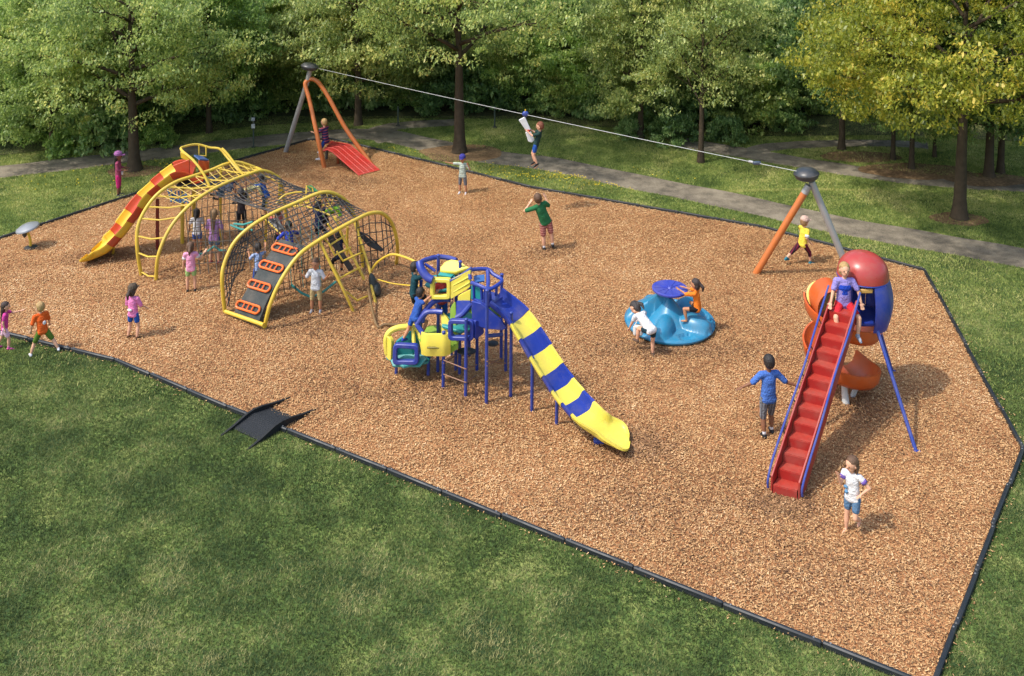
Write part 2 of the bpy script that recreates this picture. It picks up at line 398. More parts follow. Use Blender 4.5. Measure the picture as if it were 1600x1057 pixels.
A = rng.uniform((-18, 10.0), (18, 27), (2300000, 2)); A = free(in_view(A)); A = A[rng.random(len(A)) > np.clip((A[:, 1] - 17) / 9, 0, 1)]
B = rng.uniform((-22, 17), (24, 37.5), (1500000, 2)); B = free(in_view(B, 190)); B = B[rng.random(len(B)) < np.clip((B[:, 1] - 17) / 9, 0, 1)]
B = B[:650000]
for P_, nm, q, m_, lb in ((A, 'grass', blades(A, .044, .013, rng), m_blade, 'short mown green grass in front of and right of the wood chips'), (B, 'lit_tone_grass', blades(B, .055, .020, rng), m_blade2, 'yellowish green grass behind the wood chips, lightened in colour to look sunlit')):
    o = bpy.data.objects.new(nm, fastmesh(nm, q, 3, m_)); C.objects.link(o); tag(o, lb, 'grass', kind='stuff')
# dandelions
m_dand = mat('dandelion_yellow', srgb(226, 196, 30), rough=.7, var=.2)
pts = []
def cluster(n, cx, cy, sx, sy):
    for _ in range(n):
        p = G(random.gauss(cx, sx), random.gauss(cy, sy)); pts.append((p.x, p.y))
cluster(300, 880, 277, 60, 4.5); cluster(120, 960, 290, 45, 4); cluster(45, 90, 285, 70, 12); cluster(50, 250, 262, 40, 5); cluster(30, 640, 236, 40, 4); cluster(50,790,262,30,5)
pts = free(np.array(pts)); mb = MB()
for x, y in pts:
    r = random.uniform(.011, .022); z = random.uniform(.05, .10)
    mb.ell((x, y, z), (r, r, r * .5), seg=6, rings=4)
o = mb.build('dandelions', m_dand); tag(o, 'yellow dandelion heads in the grass beside the path', 'dandelions', kind='stuff')
# edging boards
m_edge = mat('black_edging', (.012, .016, .020), rough=.5, var=.3, scale=3, wear=.04)
sides = [('along the front edge of the wood chips', [14, 15, 16, 17, 18, 0]), ('along the right edge of the wood chips', [12, 13, 14]),
         ('along the back edge of the wood chips by the path', [8, 9, 10, 11, 12]), ('along the left edge of the wood chips', [1, 2, 3, 4, 5, 6, 7, 8])]
ramp_a, ramp_b = G(366, 645), G(448, 676)
for where, idx in sides:
    for a, b in zip(idx[:-1], idx[1:]):
        A_, B_ = bedw[a], bedw[b]; d = B_ - A_; L_ = d.length; k = max(1, round(L_ / 1.22)); ang = math.atan2(d.y, d.x)
        for i in range(k):
            p, q_ = A_ + d * (i / k), A_ + d * ((i + 1) / k); c = (p + q_) / 2; ln = (q_ - p).length
            o = MB().box((0, 0, .028), (ln - .004, .062, .13), bev=.016).box((0, 0, .02), (ln - .3, .072, .03)).build('edging_board', m_edge)
            o.location = c + Vector((-d.y, d.x, 0)).normalized() * random.uniform(-.012, .012); o.rotation_euler = (0, random.uniform(-.006, .006), ang + random.uniform(-.008, .008))
            for e in (-.42, .42):
                st = MB().lathe([(.014, 0), (.014, .010), (.006, .013)], (e * ln, 0, .094), 8).build('stake_cap', mat('galvanised_cap', (.25, .26, .27), rough=.5, metal=.6)); st.parent = o
            tag(o, 'black plastic edging board ' + where, 'edging', 'black edging boards around the play area')
# wheelchair ramp
def make_ramp():
    # corners from the photograph: grass end, edging crest, chip end
    gl, gr = G(364, 671), G(407, 691)
    el, er = Q(402, 640, 648), Q(448, 667, 676)
    cl_, cr_ = G(424, 638), G(467, 656)
    c = (gl + gr + cl_ + cr_) / 4
    t = empty('access_ramp', (c.x, c.y, 0), 'black ribbed plastic half ramp bridging the front edging from grass to wood chips', 'ramp')
    m = mat('ramp_black', (.008, .011, .015), rough=.72, var=.2); ms = mat('ramp_side_black', (.004, .005, .006), rough=.75)
    crest_h = .11
    mid_l, mid_r = (gl + cl_) / 2, (gr + cr_) / 2
    n = 16; prof_l, prof_r = [], []
    def hgt(f): return .02 + .09 * min(f / .48, (1 - f) / .52, 1)
    mb = MB()
    for i in range(n + 1):
        f = i / n; z = hgt(f); a = gl.lerp(cl_, f); b = gr.lerp(cr_, f)
        prof_l.append((a.x, a.y, z)); prof_r.append((b.x, b.y, z))
    base_l = [(p[0], p[1], -.01) for p in prof_l]; base_r = [(p[0], p[1], -.01) for p in prof_r]
    vs = prof_l + prof_r + base_l + base_r; k = n + 1
    fs = [(i, i + 1, k + i + 1, k + i) for i in range(n)] + [(2 * k + i, 3 * k + i, 3 * k + i + 1, 2 * k + i + 1) for i in range(n)]
    fs += [(i, 2 * k + i, 2 * k + i + 1, i + 1) for i in range(n)] + [(k + i, k + i + 1, 3 * k + i + 1, 3 * k + i) for i in range(n)]
    fs += [(0, k, 3 * k, 2 * k), (n, 2 * k + n, 3 * k + n, k + n)]
    mb.add(vs, fs); mb.build('deck', m, t, smooth=False)
    rb = MB()
    for i in range(1, 22):
        f = i / 22; z = hgt(f) + .004; rb.tube([gl.lerp(cl_, f) + Vector((0, 0, z)), gr.lerp(cr_, f) + Vector((0, 0, z))], .009, 6)
    rb.build('tread_ribs', m, t)
    d = (cl_ - gl).normalized()
    for a, b in ((gl, cl_), (gr, cr_)):
        A0 = a - d * .28; B0 = b + d * .50; pts = []
        for f, zz in ((0, .0), (.04, .02), (.18, .07), (.36, .16), (.46, .175), (.58, .15), (.75, .08), (.96, .02), (1, 0)):
            p = A0.lerp(B0, f); pts.append((p, zz))
        poly = [(p.x, p.y, z) for p, z in pts] + [(p.x, p.y, -.01) for p, z in reversed(pts)]
        MB().slab(poly, .045).build('side_rail', ms, t, smooth=False)
make_ramp()
# ------------------------------------------------------------------ trees
m_bark = mat('bark', srgb(72, 62, 50), rough=.95, var=.45, scale=5, bump=1.0, bscale=22, spec=.1)
def leafmat(name, a, b, c, d, transl=.55): return ramp_mat(name, [(.12, a), (.4, b), (.66, c), (.93, d)], [(.22, .5), (.9, .55)], island=.55, transl=transl, rough=.42, spec=.5)
LM = {
 'mid': leafmat('leaves_mid_green', srgb(102, 127, 68), srgb(145, 167, 89), srgb(187, 202, 114), srgb(233, 222, 132)),
 'olive': leafmat('leaves_olive', srgb(105, 125, 72), srgb(142, 161, 89), srgb(184, 195, 114), srgb(245, 237, 150)),
  'yellow': leafmat('leaves_yellow_green', srgb(98, 112, 40), srgb(140, 150, 54), srgb(178, 180, 68), srgb(236, 208, 92)),
 'deep': leafmat('leaves_deep_green', srgb(77, 106, 63), srgb(109, 140, 79), srgb(144, 172, 98), srgb(201, 212, 130)),
 'fresh': leafmat('leaves_fresh_green', srgb(99, 127, 67), srgb(139, 172, 89), srgb(182, 207, 111), srgb(235, 241, 143)),
 'shrub': leafmat('leaves_shrub', srgb(87, 117, 71), srgb(123, 154, 91), srgb(157, 185, 113), srgb(215, 228, 158)),
}
def leaves(cent, rad, per, size, rs):
    """cent (n,3) clump centres, rad (n,) -> leaf quads"""
    n = len(cent); c = np.repeat(cent, per, 0); r = np.repeat(rad, per)
    d = rs.normal(0, 1, (n * per, 3)); d /= np.linalg.norm(d, axis=1)[:, None]; d *= (rs.random(n * per) ** .45 * r)[:, None]; d[:, 2] *= .45
    c = c + d
    a = rs.uniform(0, 2 * np.pi, n * per); til = rs.normal(0, .9, (n * per, 2))
    u = np.stack([np.cos(a), np.sin(a), til[:, 0]], 1); v = np.stack([-np.sin(a), np.cos(a), til[:, 1]], 1)
    s = (size * rs.uniform(.6, 1.35, n * per))[:, None]; wv = s * rs.uniform(.45, .8, (n * per, 1))
    q = np.stack([c - u * s * .5, c + v * wv * .5 - np.array([0, 0, 1]) * s * .1, c + u * s * .5, c - v * wv * .5 - np.array([0, 0, 1]) * s * .1], 1)
    return q.reshape(-1, 3)
def grow(h, r0, crown_r, crown_lo, seed, clumps=420, per=90, leaf=.15, fork=False, clump_r=.55, limb_up=.45, cover=1.0, skirt=0):
    """mesh data of one tree (trunk mesh builder, leaf quads) about its own base"""
    rs = np.random.default_rng(seed); rd = random.Random(seed); tb = MB()
    top = h * .92; tr = []
    nseg = 12; wob = [Vector((rd.uniform(-.05, .05), rd.uniform(-.05, .05), 0)) * h * .12 for _ in range(nseg + 1)]
    for i in range(nseg + 1):
        f = i / nseg; tr.append(Vector((0, 0, top * f)) + wob[i] * f)
    rr = [r0 * (1.0 - .86 * (i / nseg) ** .9) for i in range(nseg + 1)]
    # flare at the base
    pts = [tr[0] + Vector((0, 0, -.05)), tr[0] + Vector((0, 0, .08)), tr[0] + Vector((0, 0, .3))] + tr[1:]
    rad = [r0 * 1.55, r0 * 1.3, r0 * 1.08] + rr[1:]
    tb.tube(pts, rad, 12)
    def at(f):
        x = f * nseg; i = min(nseg - 1, int(x)); return tr[i].lerp(tr[i + 1], x - i)
    ends = []
    nl = 15
    for k in range(nl):
        f = crown_lo / top + (1 - crown_lo / top) * ((k + .3) / nl) * .95
        az = k * 2.4 + rd.uniform(-.4, .4); p = at(f); g = (f * top - crown_lo) / (h - crown_lo)
        reach = crown_r * (math.sin(math.pi * min(.97, .30 + g * .66)) ** .7) * rd.uniform(.8, 1.05)
        up = limb_up * rd.uniform(.6, 1.4) + g * .5
        d = Vector((math.cos(az), math.sin(az), up)).normalized(); rl = r0 * (.42 - .24 * g)
        q = [p]; cur = p.copy(); dd = d.copy(); L = reach / 6
        for s in range(6):
            dd = (dd + Vector((rd.uniform(-.22, .22), rd.uniform(-.22, .22), rd.uniform(-.2, .1)))).normalized(); cur = cur + dd * L; q.append(cur.copy())
            if s >= 1:
                for _ in range(2):
                    bd = (dd + Vector((rd.uniform(-.9, .9), rd.uniform(-.9, .9), rd.uniform(-.3, .6)))).normalized(); bl = reach * rd.uniform(.18, .38)
                    m1 = cur + bd * bl * .5 + Vector((0, 0, rd.uniform(-.05, .1))); e = cur + bd * bl
                    tb.tube([cur, m1, e], rl * (1 - s / 7) * .45, 5, rl * .08); ends += [m1, e, e + bd * .2]
        tb.tube(q, rl, 7, rl * .15); ends += q[2:]
    E = np.array([tuple(e) for e in ends]); pick = rs.integers(0, len(E), clumps)
    cent = E[pick] + rs.normal(0, .42, (clumps, 3)) * np.array([1, 1, .7])
    # outer shell clumps so the crown closes unevenly
    ns = int(clumps * .55 * cover); a = rs.uniform(0, 2 * np.pi, ns); g = rs.uniform(0, 1, ns) ** .9
    zz = crown_lo + (h - crown_lo) * g; rr_ = crown_r * np.sin(np.pi * np.clip(.22 + g * .74, 0, .98)) ** .6
    lump = np.array([.82 + .3 * mnoise.noise(Vector((math.cos(x) * 1.7, math.sin(x) * 1.7, z * .6 + seed))) for x, z in zip(a, zz)])
    rr_ = rr_ * lump * rs.uniform(.72, 1.02, ns)
    shell = np.stack([np.cos(a) * rr_, np.sin(a) * rr_, zz + rs.normal(0, .2, ns)], 1)
    cent = np.concatenate([cent, shell])
    cent = cent[(cent[:, 2] > crown_lo - .35) & (cent[:, 2] < h + .3)]
    rad = clump_r * rs.uniform(.55, 1.25, len(cent))
    return tb, leaves(cent, rad, per, leaf, rs)
def tree_protos(h, r0, cr, lo, seed, kind, **k):
    tb, lv = grow(h, r0, cr, lo, seed, **k)
    return tb.mesh('trunk', m_bark), fastmesh('crown', lv, 4, LM[kind])
def put_tree(protos, loc, name, label, rot=0, scale=1.0, group=None, crown_mat=None):
    t = empty(name, loc, label, 'tree', group); t.rotation_euler = (0, 0, rot); t.scale = (scale,) * 3
    a = bpy.data.objects.new('trunk', protos[0]); b = bpy.data.objects.new('crown', protos[1])
    for o in (a, b): C.objects.link(o); o.parent = t
    return t
def gz(p): return Vector((p.x, p.y, lawn_z(p.x, p.y) - .02))
# the trees one can tell apart
p = tree_protos(6.5, .21, 3.6, 2.2, 11, 'mid', clumps=620, per=62, leaf=.08, clump_r=.52, cover=.55)
put_tree(p, gz(G(210, 266)), 'maple_tree', 'tall tree with a straight brown trunk behind the girl in pink at the left lawn', 0.6)
p = tree_protos(8.0, .22, 4.2, 3.4, 12, 'mid', clumps=640, per=62, leaf=.082, clump_r=.52, cover=.55)
put_tree(p, gz(G(718, 238)), 'maple_tree', 'tall tree with a thick dark trunk in bare soil beside the near path', 1.2)
p = tree_protos(7.0, .11, 2.6, 2.0, 13, 'olive', clumps=340, per=62, leaf=.072, clump_r=.45, cover=.5, limb_up=1.1)
put_tree(p, gz(G(1095, 254)), 'park_tree', 'slim olive green tree with upswept branches on the lawn between two paths', 2.2)
p = tree_protos(8.2, .20, 5.4, 3.0, 14, 'yellow', clumps=900, per=78, leaf=.086, clump_r=.5, cover=.7)
put_tree(p, gz(G(1499, 341)), 'maple_tree', 'broad tree with bright yellow green leaves on the right lawn beside the path', 3.0)
# kinds shared by the trees further back
K = {
 'deep': tree_protos(9.5, .17, 3.6, 2.4, 21, 'deep', clumps=480, per=58, clump_r=.6, leaf=.115),
 'fresh': tree_protos(9.0, .15, 3.4, 1.6, 22, 'fresh', clumps=480, per=58, clump_r=.6, leaf=.115),
 'olive': tree_protos(10.0, .18, 3.6, 1.9, 23, 'olive', clumps=480, per=58, clump_r=.6, leaf=.115),
 'mid': tree_protos(9.6, .16, 3.5, 1.3, 24, 'mid', clumps=480, per=58, clump_r=.6, leaf=.115),
}
named = [(327, 208, 'fresh', 'forked pale trunked tree behind the left path, right of the tall left tree', .9, 1.3),
         (82, 240, 'mid', 'small tree with a thin trunk at the woodland edge, leftmost trunk in the photo', .75, 2.0),
         (560, 196, 'olive', 'tree at the woodland edge seen through the orange hoop of the far tower', 1.0, .4),
         (1001, 216, 'olive', 'thin dark trunked tree at the woodland edge, left of the slim olive tree', .8, 4.0),
         (1315, 234, 'deep', 'dark trunked tree alone on the lawn behind the far right path', .85, .3),
         (1395, 250, 'deep', 'thin trunked tree, middle of the three dark trees on the right lawn', .62, 2.3),
         (1424, 264, 'deep', 'dark tree in leaf litter on the right lawn, nearest the far path', .7, 5.1),
         (1460, 246, 'fresh', 'small thin tree just left of the big yellow green tree trunk', .55, 1.1),
         (1545, 276, 'olive', 'thick grey trunked tree right of the big yellow green tree', 1.0, 3.3),
         (1563, 271, 'deep', 'dark trunked tree close behind the thick grey trunk at the right', .85, 4.4)]
for px, py, k, lab, s, ro in named: put_tree(K[k], gz(G(px, py)), 'park_tree', lab, ro, s * .85)
K['thicket'] = tree_protos(8.4, .13, 3.7, .5, 26, 'fresh', clumps=560, per=64, clump_r=.6, leaf=.12)
K['thicket_olive'] = tree_protos(8.8, .13, 3.6, .4, 27, 'olive', clumps=560, per=64, clump_r=.6, leaf=.12)
# woodland rows behind
kinds = ['mid', 'fresh', 'olive', 'deep']
adj = {'thicket': 'low fresh green', 'thicket_olive': 'low olive green', 'mid': 'mid green', 'fresh': 'fresh green', 'olive': 'olive green', 'deep': 'dark green'}
def edge_row(x):  # far edge of the lawn in the photograph
    return float(np.interp(x, [-400, 0, 200, 400, 600, 800, 1000, 1200, 1420, 1700, 2200], [275, 246, 224, 200, 188, 189, 207, 216, 214, 232, 262]))
rows = [(2.8, 66, 'front'), (5.0, 88, 'second'), (7.8, 96, 'third'), (10.5, 115, 'back'), (15.5, 150, 'last')]
rd = random.Random(5)
for dY, step, rw in rows:
    x = -330 + rd.uniform(0, 60); i = 0
    while x < 1950:
        if not (rw == 'front' and 1240 < x < 1700):
            k = kinds[(i * 7 + int(dY)) % 4] if rd.random() < .7 else rd.choice(kinds)
            if 1180 < x < 1480: k = 'deep' if rd.random() < .7 else k
            e = G(x, edge_row(x)); D = e.y + dY + rd.uniform(-.7, .9); p = Vector(((x - 800) / FPX * D, D, 0)); p = gz(p)
            if rw in ('front', 'second') and x < 1230 and rd.random() < .62: k = rd.choice(['thicket', 'thicket_olive'])
            where = {'front': 'at the woodland edge behind the lawn', 'second': 'in the second row of the woodland', 'third': 'deep inside the woodland', 'back': 'far back in the woodland', 'last': 'at the far back of the woodland'}[rw]
            side = 'left' if x < 530 else ('middle' if x < 1070 else 'right')
            put_tree(K[k], p, 'woodland_tree', f'{adj[k]} tree {where}, {side} part of the photo', rd.uniform(0, 6.28), (rd.uniform(.56, .68) if rw == 'front' else rd.uniform(.5, .62)), 'trees of the woodland')
        x += step * rd.uniform(.8, 1.25); i += 1
# shrubs along the edge
def shrub_proto(seed, kind, h, r, n=70, per=85, leaf=.10):
    rs = np.random.default_rng(seed); rd2 = random.Random(seed); tb = MB()
    a = rs.uniform(0, 2 * np.pi, n); g = rs.random(n); rr_ = r * np.sqrt(rs.random(n)) * (1 - .5 * g ** 2)
    cent = np.stack([np.cos(a) * rr_, np.sin(a) * rr_, .15 + g * (h - .25)], 1)
    for i in range(0, n, 5):
        e = Vector(cent[i]); tb.tube([(e.x * .1, e.y * .1, 0), (e.x * .5, e.y * .5, e.z * .6), e], .02, 5, .006)
    return tb.mesh('stems', m_bark), fastmesh('foliage', leaves(cent, .34 * rs.uniform(.6, 1.2, n), per, leaf, rs), 4, LM[kind])
S = {'shrub': shrub_proto(31, 'shrub', 1.5, 1.25), 'deep': shrub_proto(32, 'deep', 1.9, 1.3), 'fresh': shrub_proto(33, 'fresh', 1.2, 1.1), 'mid': shrub_proto(34, 'mid', 2.2, 1.2, 90)}
def put_shrub(k, p, label, s=1.0, group='shrubs along the woodland edge', rot=None):
    t = empty('shrub', p, label, 'shrub', group); t.rotation_euler = (0, 0, rd.uniform(0, 6.28)); t.scale = (s, s, s * rd.uniform(.85, 1.1))
    for nm, me in zip(('stems', 'foliage'), S[k]): o = bpy.data.objects.new(nm, me); C.objects.link(o); o.parent = t
x = -300
while x < 1950:
    if not (1270 < x < 1600 and rd.random() < .45):
        k = rd.choice(['shrub', 'deep', 'fresh', 'mid', 'deep']); e = G(x, edge_row(x) - 1); D = e.y + rd.uniform(1.1, 2.3) + (.9 if x < 620 else 0)
        if x > 1240: D += 2
        p = gz(Vector(((x - 800) / FPX * D, D, 0)))
        side = 'left' if x < 530 else ('middle' if x < 1070 else 'right')
        c_ = {'shrub': 'pale green', 'deep': 'dark green', 'fresh': 'low bright green', 'mid': 'tall mid green'}[k]
        put_shrub(k, p, f'{c_} shrub at the foot of the woodland, {side} part of the photo', rd.uniform(.8, 1.3))
    x += rd.uniform(24, 42)
for dY, st in ((5, 75), (10, 95)):
    x = -300
    while x < 1900:
        e = G(x, edge_row(x)); D = e.y + dY + rd.uniform(-1.5, 1.5); p = gz(Vector(((x - 800) / FPX * D, D, 0)))
        side = 'left' if x < 530 else ('middle' if x < 1070 else 'right')
        put_shrub('deep', p, f'dark undergrowth shrub between the woodland trunks, {side} part of the photo', rd.uniform(1.0, 1.6)); x += st * rd.uniform(.8, 1.3)
for px, py, k, s, lab in [(150, 232, 'shrub', 1.1, 'large pale shrub between the two leftmost trunks'), (112, 238, 'fresh', .8, 'low bright shrub right of the leftmost thin trunk'),
                          (1052, 222, 'shrub', .75, 'rounded pale shrub left of the slim olive tree'), (1135, 221, 'shrub', .6, 'small pale shrub right of the slim olive tree'),
                          (984, 215, 'shrub', .45, 'small round bush with pale blooms on the lawn edge under the cable'), (245, 226, 'fresh', .7, 'low shrub right of the tall left tree')]:
    put_shrub(k, gz(G(px, py)), lab, s, None)
# forest floor in shade
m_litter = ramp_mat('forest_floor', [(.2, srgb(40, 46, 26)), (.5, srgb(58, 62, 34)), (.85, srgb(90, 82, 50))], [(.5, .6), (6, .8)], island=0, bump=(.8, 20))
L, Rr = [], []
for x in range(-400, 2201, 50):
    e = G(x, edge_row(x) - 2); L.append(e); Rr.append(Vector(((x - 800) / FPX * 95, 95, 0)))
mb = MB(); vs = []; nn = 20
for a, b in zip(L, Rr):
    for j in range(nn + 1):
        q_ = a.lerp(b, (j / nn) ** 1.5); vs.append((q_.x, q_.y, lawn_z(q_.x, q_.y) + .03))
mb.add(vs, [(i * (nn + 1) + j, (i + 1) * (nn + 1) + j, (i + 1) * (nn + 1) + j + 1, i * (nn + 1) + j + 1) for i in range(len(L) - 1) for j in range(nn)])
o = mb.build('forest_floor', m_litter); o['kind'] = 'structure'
# ------------------------------------------------------------------ play equipment
M_YEL = mat('yellow_powder_coat', srgb(206, 174, 58), rough=.42, var=.06)
M_ROPE = mat('dark_net_rope', (.035, .035, .035), rough=.9)
M_NROPE = mat('net_rope_brown', (.07, .055, .04), rough=.9)
M_TEALR = mat('teal_rope', srgb(60, 138, 130), rough=.85)
M_GREY = mat('galvanised_pipe', (.36, .36, .36), rough=.5, metal=.35, var=.1)
M_ORG = mat('orange_pipe', srgb(190, 106, 50), rough=.5, var=.07)
M_BLK = mat('black_rubber', (.02, .022, .025), rough=.5)
M_DRUM = mat('drum_plastic', (.028, .034, .042), rough=.38)
M_RED = mat('red_plastic', srgb(150, 32, 28), rough=.45, var=.08)
M_REDN = mat('red_coated_mesh', srgb(182, 46, 36), rough=.5, var=.1)
M_BLU = mat('blue_plastic', srgb(30, 52, 140), rough=.38, var=.07)
M_BLUP = mat('blue_pipe', srgb(38, 60, 140), rough=.42, var=.07)
M_YPL = mat('yellow_plastic', srgb(222, 204, 80), rough=.38, var=.06)
M_TEAL = mat('teal_plastic', srgb(30, 134, 134), rough=.45, var=.1)
M_GRN = mat('green_plastic', srgb(140, 176, 58), rough=.45, var=.08)
M_SPOR = mat('orange_slide_plastic', srgb(188, 84, 32), rough=.4, var=.08)
M_CYAN = mat('sky_blue_plastic', srgb(42, 124, 160), rough=.33, var=.07, scale=2)
M_PUR = mat('blue_violet_plastic', srgb(50, 62, 156), rough=.35, var=.06)
M_DOME = mat('red_dome_plastic', srgb(162, 58, 54), rough=.3, var=.06)
M_S_YEL = mat('slide_yellow', srgb(218, 178, 48), rough=.38, var=.05)
M_S_RED = mat('slide_red', srgb(186, 66, 34), rough=.38, var=.06)
M_CLIMB = mat('dark_climb_panel', srgb(52, 58, 58), rough=.75, var=.18, scale=12, bump=.3)
M_HOLD = mat('orange_handhold', srgb(236, 104, 28), rough=.4)
M_NAVY = mat('navy_web', srgb(26, 44, 70), rough=.8)

def tube_part(name, pts, r, m, parent, seg=10, n=0, closed=False, r2=None):
    if n: pts = spline(pts, n)
    return MB().tube(pts, r, seg, r2, closed).build(name, m, parent)
def chute_profile(wd, dp, th=.035, lip=.05):
    """U trough outline (side, up): flat floor with curved walls and rolled lips"""
    a = wd / 2; pin = []
    for k in range(7):
        f = k / 6 * math.pi / 2; pin.append((-a + .35 * a * (1 - math.sin(f)) * 0 - 0 * f, 0))
    inner = [(-a, dp), (-a + .02, dp * .45), (-a * .82, dp * .14), (-a * .55, .01), (0, 0), (a * .55, .01), (a * .82, dp * .14), (a - .02, dp * .45), (a, dp)]
    outer = [(a + lip, dp + .01), (a + lip, dp - .03), (a + th, dp - .035), (a + .015, dp * .40), (a * .86, dp * .06), (a * .56, -th), (0, -th), (-a * .56, -th), (-a * .86, dp * .06), (-a - .015, dp * .40), (-a - th, dp - .035), (-a - lip, dp - .03), (-a - lip, dp + .01)]
    return inner + outer
def chute(parent, path, cuts, mats, wd=.5, dp=.2, name='slide_section', flare=None):
    """path: dense world points from the top down; cuts: index boundaries"""
    for i in range(len(cuts) - 1):
        a, b = cuts[i], cuts[i + 1]; seg = path[a:b + 1]; profs = []
        for j in range(len(seg)):
            g = (a + j) / (len(path) - 1); fl = 1.0; d2 = dp
            if flare and g > flare: e = (g - flare) / (1 - flare); fl = (1 + .36 * math.sin(min(1, e * 1.15) * math.pi * .6)) * (1 if e < .72 else math.sqrt(max(.04, 1 - ((e - .72) / .285) ** 2))); d2 = dp * (1 - .72 * e)
            # slight step where the next section laps over
            f = j / (len(seg) - 1); s = 1 + .05 * f
            profs.append(chute_profile(wd * fl * s, d2 * s))
        mb = MB(); mb.sweep(seg, None, profs=profs); mb.build(name, mats[i], parent, sharp=50)
def rquad(c4, r=.12, n=5):
    """rounded outline of a 3-D quad (corners as given)"""
    out = []
    for i in range(4):
        p = Vector(c4[i]); a = Vector(c4[i - 1]); b = Vector(c4[(i + 1) % 4]); da = (a - p); db = (b - p)
        ra = min(r, da.length * .45); rb = min(r, db.length * .45); A = p + da.normalized() * ra; B = p + db.normalized() * rb
        for k in range(n + 1):
            t = k / n; out.append(A * (1 - t) ** 2 + p * 2 * t * (1 - t) + B * t * t)
    return out
def window_panel(name, c4, frame, th, m, parent, r=.12, hole=True, pane=None, bevel=.02):
    c4 = [Vector(p) for p in c4]; cen = sum(c4, Vector((0, 0, 0))) / 4; out = rquad(c4, r)
    nrm = (c4[1] - c4[0]).cross(c4[3] - c4[0]).normalized(); n = len(out)
    if not hole:
        o = MB().slab(out, th).build(name, m, parent, bevel=bevel); return o
    inn4 = []
    for i in range(4):
        p = c4[i]; da = (c4[i - 1] - p).normalized(); db = (c4[(i + 1) % 4] - p).normalized(); inn4.append(p + (da + db) * frame)
    inn = rquad(inn4, r * .5)
    vs = [p + nrm * th / 2 for p in out] + [p + nrm * th / 2 for p in inn] + [p - nrm * th / 2 for p in out] + [p - nrm * th / 2 for p in inn]
    fs = []
    for i in range(n):
        j = (i + 1) % n
        fs += [(i, j, n + j, n + i), (2 * n + j, 2 * n + i, 3 * n + i, 3 * n + j), (i, 2 * n + i, 2 * n + j, j), (n + j, 3 * n + j, 3 * n + i, n + i)]
    mb = MB(); mb.add(vs, fs); o = mb.build(name, m, parent, bevel=bevel)
    return o
def net(a_edge, b_edge, nu, nv, r, m, parent, name='rope_net', sag=0.0):
    """net between two curves (lists of points)"""
    def samp(e, f):
        L = [0]
        for i in range(1, len(e)): L.append(L[-1] + (Vector(e[i]) - Vector(e[i - 1])).length)
        x = f * L[-1]
        for i in range(1, len(e)):
            if x <= L[i] + 1e-9: t = (x - L[i - 1]) / max(1e-9, L[i] - L[i - 1]); return Vector(e[i - 1]).lerp(Vector(e[i]), t)
        return Vector(e[-1])
    def pt(u, v):
        p = samp(a_edge, u).lerp(samp(b_edge, u), v); p.z -= sag * math.sin(math.pi * u) * math.sin(math.pi * v); return p
    mb = MB()
    for i in range(nu + 1): mb.tube([pt(i / nu, j / 8) for j in range(9)], r, 4)
    for j in range(1, nv): mb.tube([pt(i / 16, j / nv) for i in range(17)], r, 4)
    return mb.build(name, m, parent)

# ---------------- zip line towers, cable, trolley, landing ramp
def drum(parent, c, r, h, tilt=0):
    M = Matrix.Rotation(tilt, 3, 'Y')
    o = MB().lathe([(.04, -h * .5), (r * .72, -h * .5), (r * .9, -h * .38), (r, -h * .1), (r, h * .08), (r * .93, h * .2), (r * .78, h * .38), (r * .5, h * .5), (.02, h * .53)], c, 28, M).build('cable_drum', M_DRUM, parent)
    MB().lathe([(r * 1.0, -.02), (r * 1.05, -.01), (r * 1.05, .02), (r * 1.0, .03)], c, 28, M).build('drum_rim', M_BLK, o)
    return o
gF = G(484, 243); apexF = Q(483, 116, 250)
t = empty('zip_line_tower', gF, 'far zip line tower with grey pole, pointed orange hoop and dark drum on top', 'zip line tower', 'zip line towers')
tube_part('rear_pole', [G(445, 242, -.1), Q(482, 122, 250), Q(484, 110, 250)], .085, M_GREY, t, 14)
hp = [G(508, 267, -.1), Q(497, 219, 262), Q(484, 159, 254), Q(477, 134, 251), Q(479.5, 127, 250), Q(486, 123.5, 250), Q(495, 127, 250.5), Q(505, 139, 251), Q(517, 159, 252), Q(539, 199, 254), Q(565, 236, 256), G(584, 262, -.05)]
tube_part('orange_hoop', hp, .075, M_ORG, t, 12, 5)
drum(t, Q(484, 104, 250), .29, .22, .15)
gN = G(1262, 440); apexN = Q(1262, 280, 441)
t = empty('zip_line_tower', gN, 'near zip line tower with slanted orange pole, grey pole and dark drum on top', 'zip line tower', 'zip line towers')
tube_part('orange_pole', [G(1178, 433, -.1), Q(1258, 300, 440)], .085, M_ORG, t, 14)
tube_part('pole_collar', [Q(1257, 302, 440), Q(1264, 290, 441)], .09, M_GREY, t, 14)
tube_part('grey_pole', [G(1337, 450, -.1), Q(1268, 284, 441)], .085, M_GREY, t, 14)
drum(t, Q(1260, 272, 441), .30, .26, -.1)
A0 = Q(496, 107, 250); B0 = Q(1246, 268, 441)
cab = [A0.lerp(B0, i / 40) - Vector((0, 0, .05 * 4 * (i / 40) * (1 - i / 40))) for i in range(41)]
MBc = MB().tube(cab, .008, 6); o = MBc.build('zip_line_cable', mat('steel_cable', (.42, .43, .42), rough=.5, metal=.2)); tag(o, 'thin pale steel cable strung between the two zip line towers', 'cable')
def on_cable(px):
    for a, b in zip(cab[:-1], cab[1:]):
        if px_of(a)[0] <= px <= px_of(b)[0]: return a.lerp(b, (px - px_of(a)[0]) / (px_of(b)[0] - px_of(a)[0]))
    return cab[-1]
ct = on_cable(821)
t = empty('zip_line_trolley', ct, 'blue trolley wheel housing with a white padded hanger gripped by the hanging rider', 'trolley')
MB().ell(ct + Vector((0, 0, .02)), (.10, .06, .09)).build('trolley_housing', mat('trolley_blue', srgb(42, 66, 140), rough=.4), t)
